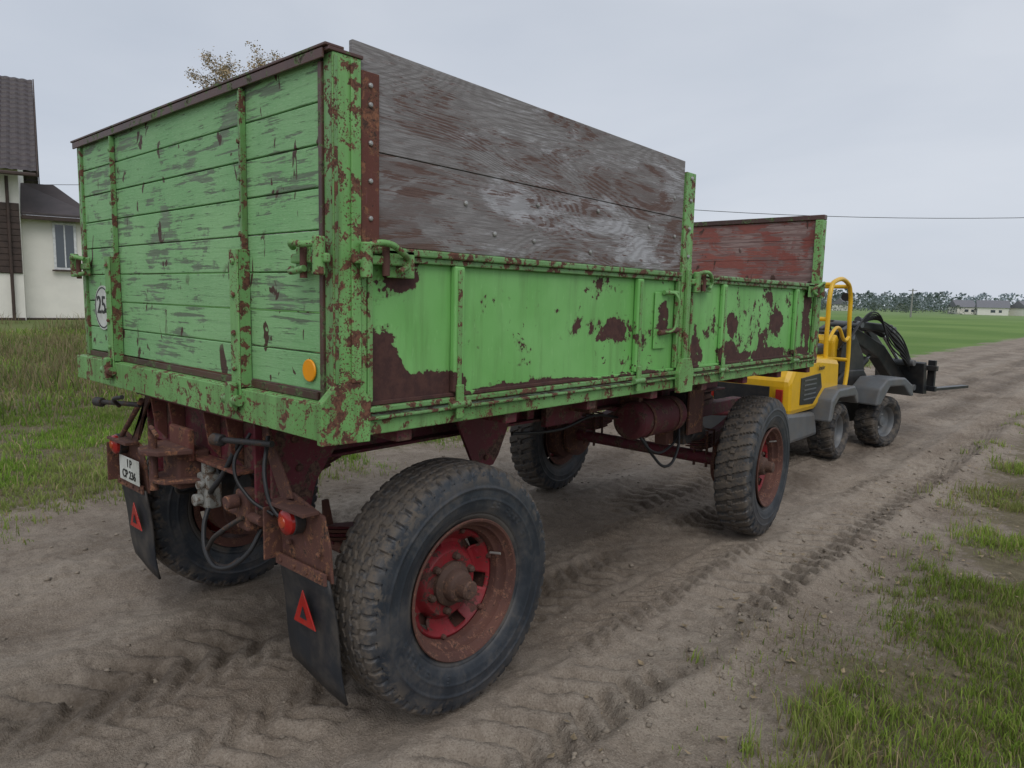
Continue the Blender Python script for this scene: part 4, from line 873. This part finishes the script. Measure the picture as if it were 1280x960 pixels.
# ------------------------------------------------------------------ distant trees
mFarHazed=[]  # aerial haze is painted into these foliage colours, paler for farther belts
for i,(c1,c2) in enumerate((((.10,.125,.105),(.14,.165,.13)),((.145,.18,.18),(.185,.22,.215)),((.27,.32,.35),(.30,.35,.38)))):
    q=M('hazed_foliage_%d'%i); mFarHazed.append(q.fin(q.mix(q.step(q.noise(.25,3),.4,.6),c1,c2),.95,0,.1))
def polar(dist,ang):
    a=math.radians(ang); return (math.sin(a)*dist,math.cos(a)*dist)
def tree_belt(name,dist,jit,a0,a1,num,hmin,hmax,mat,seed,fs,nq=100):
    R=np.random.default_rng(seed); D=dist+R.uniform(-jit,jit,num); A=np.radians(R.uniform(a0,a1,num)); base=hmin+(hmax-hmin)*vn(A*9+seed*3,0*A,seed)
    Ht=base*R.uniform(.6,1.1,num); W=Ht*R.uniform(.6,1.3,num); N=num*nq
    x=np.repeat(np.sin(A)*D,nq);y=np.repeat(np.cos(A)*D,nq);Hh=np.repeat(Ht,nq);Ww=np.repeat(W,nq)
    t=R.random(N)**.9; rr=Ww*np.sin(np.pi*np.minimum(1,.30+t*.68))*R.random(N)**.5; a=R.uniform(0,6.28,N)
    c=np.stack([x+rr*np.cos(a),y+rr*np.sin(a),Hh*t*.97],-1)
    u=R.normal(size=(N,3)); u/=np.linalg.norm(u,axis=1)[:,None]; w=np.cross(u,R.normal(size=(N,3))); w/=np.linalg.norm(w,axis=1)[:,None]
    s=(fs*Hh*R.uniform(.5,1.3,N))[:,None]
    V=np.stack([c-u*s,c-w*s*.8,c+u*s,c+w*s*.8],1).reshape(-1,3).astype(np.float32)
    me=bpy.data.meshes.new(name); me.vertices.add(N*4); me.vertices.foreach_set('co',V.ravel()); me.loops.add(N*4); me.loops.foreach_set('vertex_index',np.arange(N*4,dtype=np.int32))
    me.polygons.add(N); me.polygons.foreach_set('loop_start',(np.arange(N)*4).astype(np.int32)); me.update(calc_edges=True); me.materials.append(mat); link(bpy.data.objects.new(name,me))
tree_belt('distant_tree_line',290,22,-80,60,420,1.6,4.6,mFarHazed[0],3,.09,90)
tree_belt('distant_forest',460,60,-100,70,900,6,12,mFarHazed[1],4,.075,90)
tree_belt('far_forest',1000,80,-100,70,700,15,24,mFarHazed[2],8,.08,70)
mVR=simple('village_roof',(.2,.2,.22),.7)
for i,(ang,dd,wd_) in enumerate(((-8.2,268,8),(-9.9,275,6),(-6.4,272,7),(-17.3,300,7))):
    x_,y_=polar(dd,ang); e=empty('village_house',(x_,y_,0)); e.rotation_euler=(0,0,math.radians(15+25*i))
    box('walls',-wd_/2,wd_/2,-2.6,2.6,0,2.3,mWall,e); prism('roof',[(-wd_/2-.3,-3.0,2.3),(-wd_/2-.3,3.0,2.3),(-wd_/2-.3,0,4.6)],(wd_+.6,0,0),mVR,e)
    box('window',-.6,.6,-2.64,-2.59,.8,1.6,mGlass,e,0); box('window.001',1.5,2.3,-2.64,-2.59,.8,1.6,mGlass,e,0)
mPole=simple('concrete_pole',(.3,.29,.27),.9)
def rd(rv,dv): q=r*rv+d*dv; return (q.x,q.y)
for i,(rv,dv,h_) in enumerate(((-6,40,8.2),(44,40,8.2),(-60,38,8.6))):
    x_,y_=rd(rv,dv); e=empty('utility_pole',(x_,y_,0)); cyl('pole',(0,0,0),(0,0,h_),.14,mPole,e,r2=.09); box('crossarm',-.5,.5,-.05,.05,h_-.5,h_-.4,mPole,e)
x_,y_=polar(150,-12.9)
e=empty('utility_pole',(x_,y_,0)); cyl('pole',(0,0,0),(0,0,5.2),.16,mPole,e,r2=.1); box('crossarm',-.7,.7,-.06,.06,4.8,4.92,mPole,e)
pts=[]
for k in range(25):
    rv=-6+50*k/24; x_,y_=rd(rv,40); pts.append((x_,y_,6.63+.0022*(rv-19)**2))
tube('overhead_wire',pts,.016,mHose,None,False)
pts=[]
for k in range(25):
    rv=-60+54*k/24; x_,y_=rd(rv,40); pts.append((x_,y_,7.3+.0012*(rv+33)**2))
tube('overhead_wire',pts,.014,mHose,None,False)
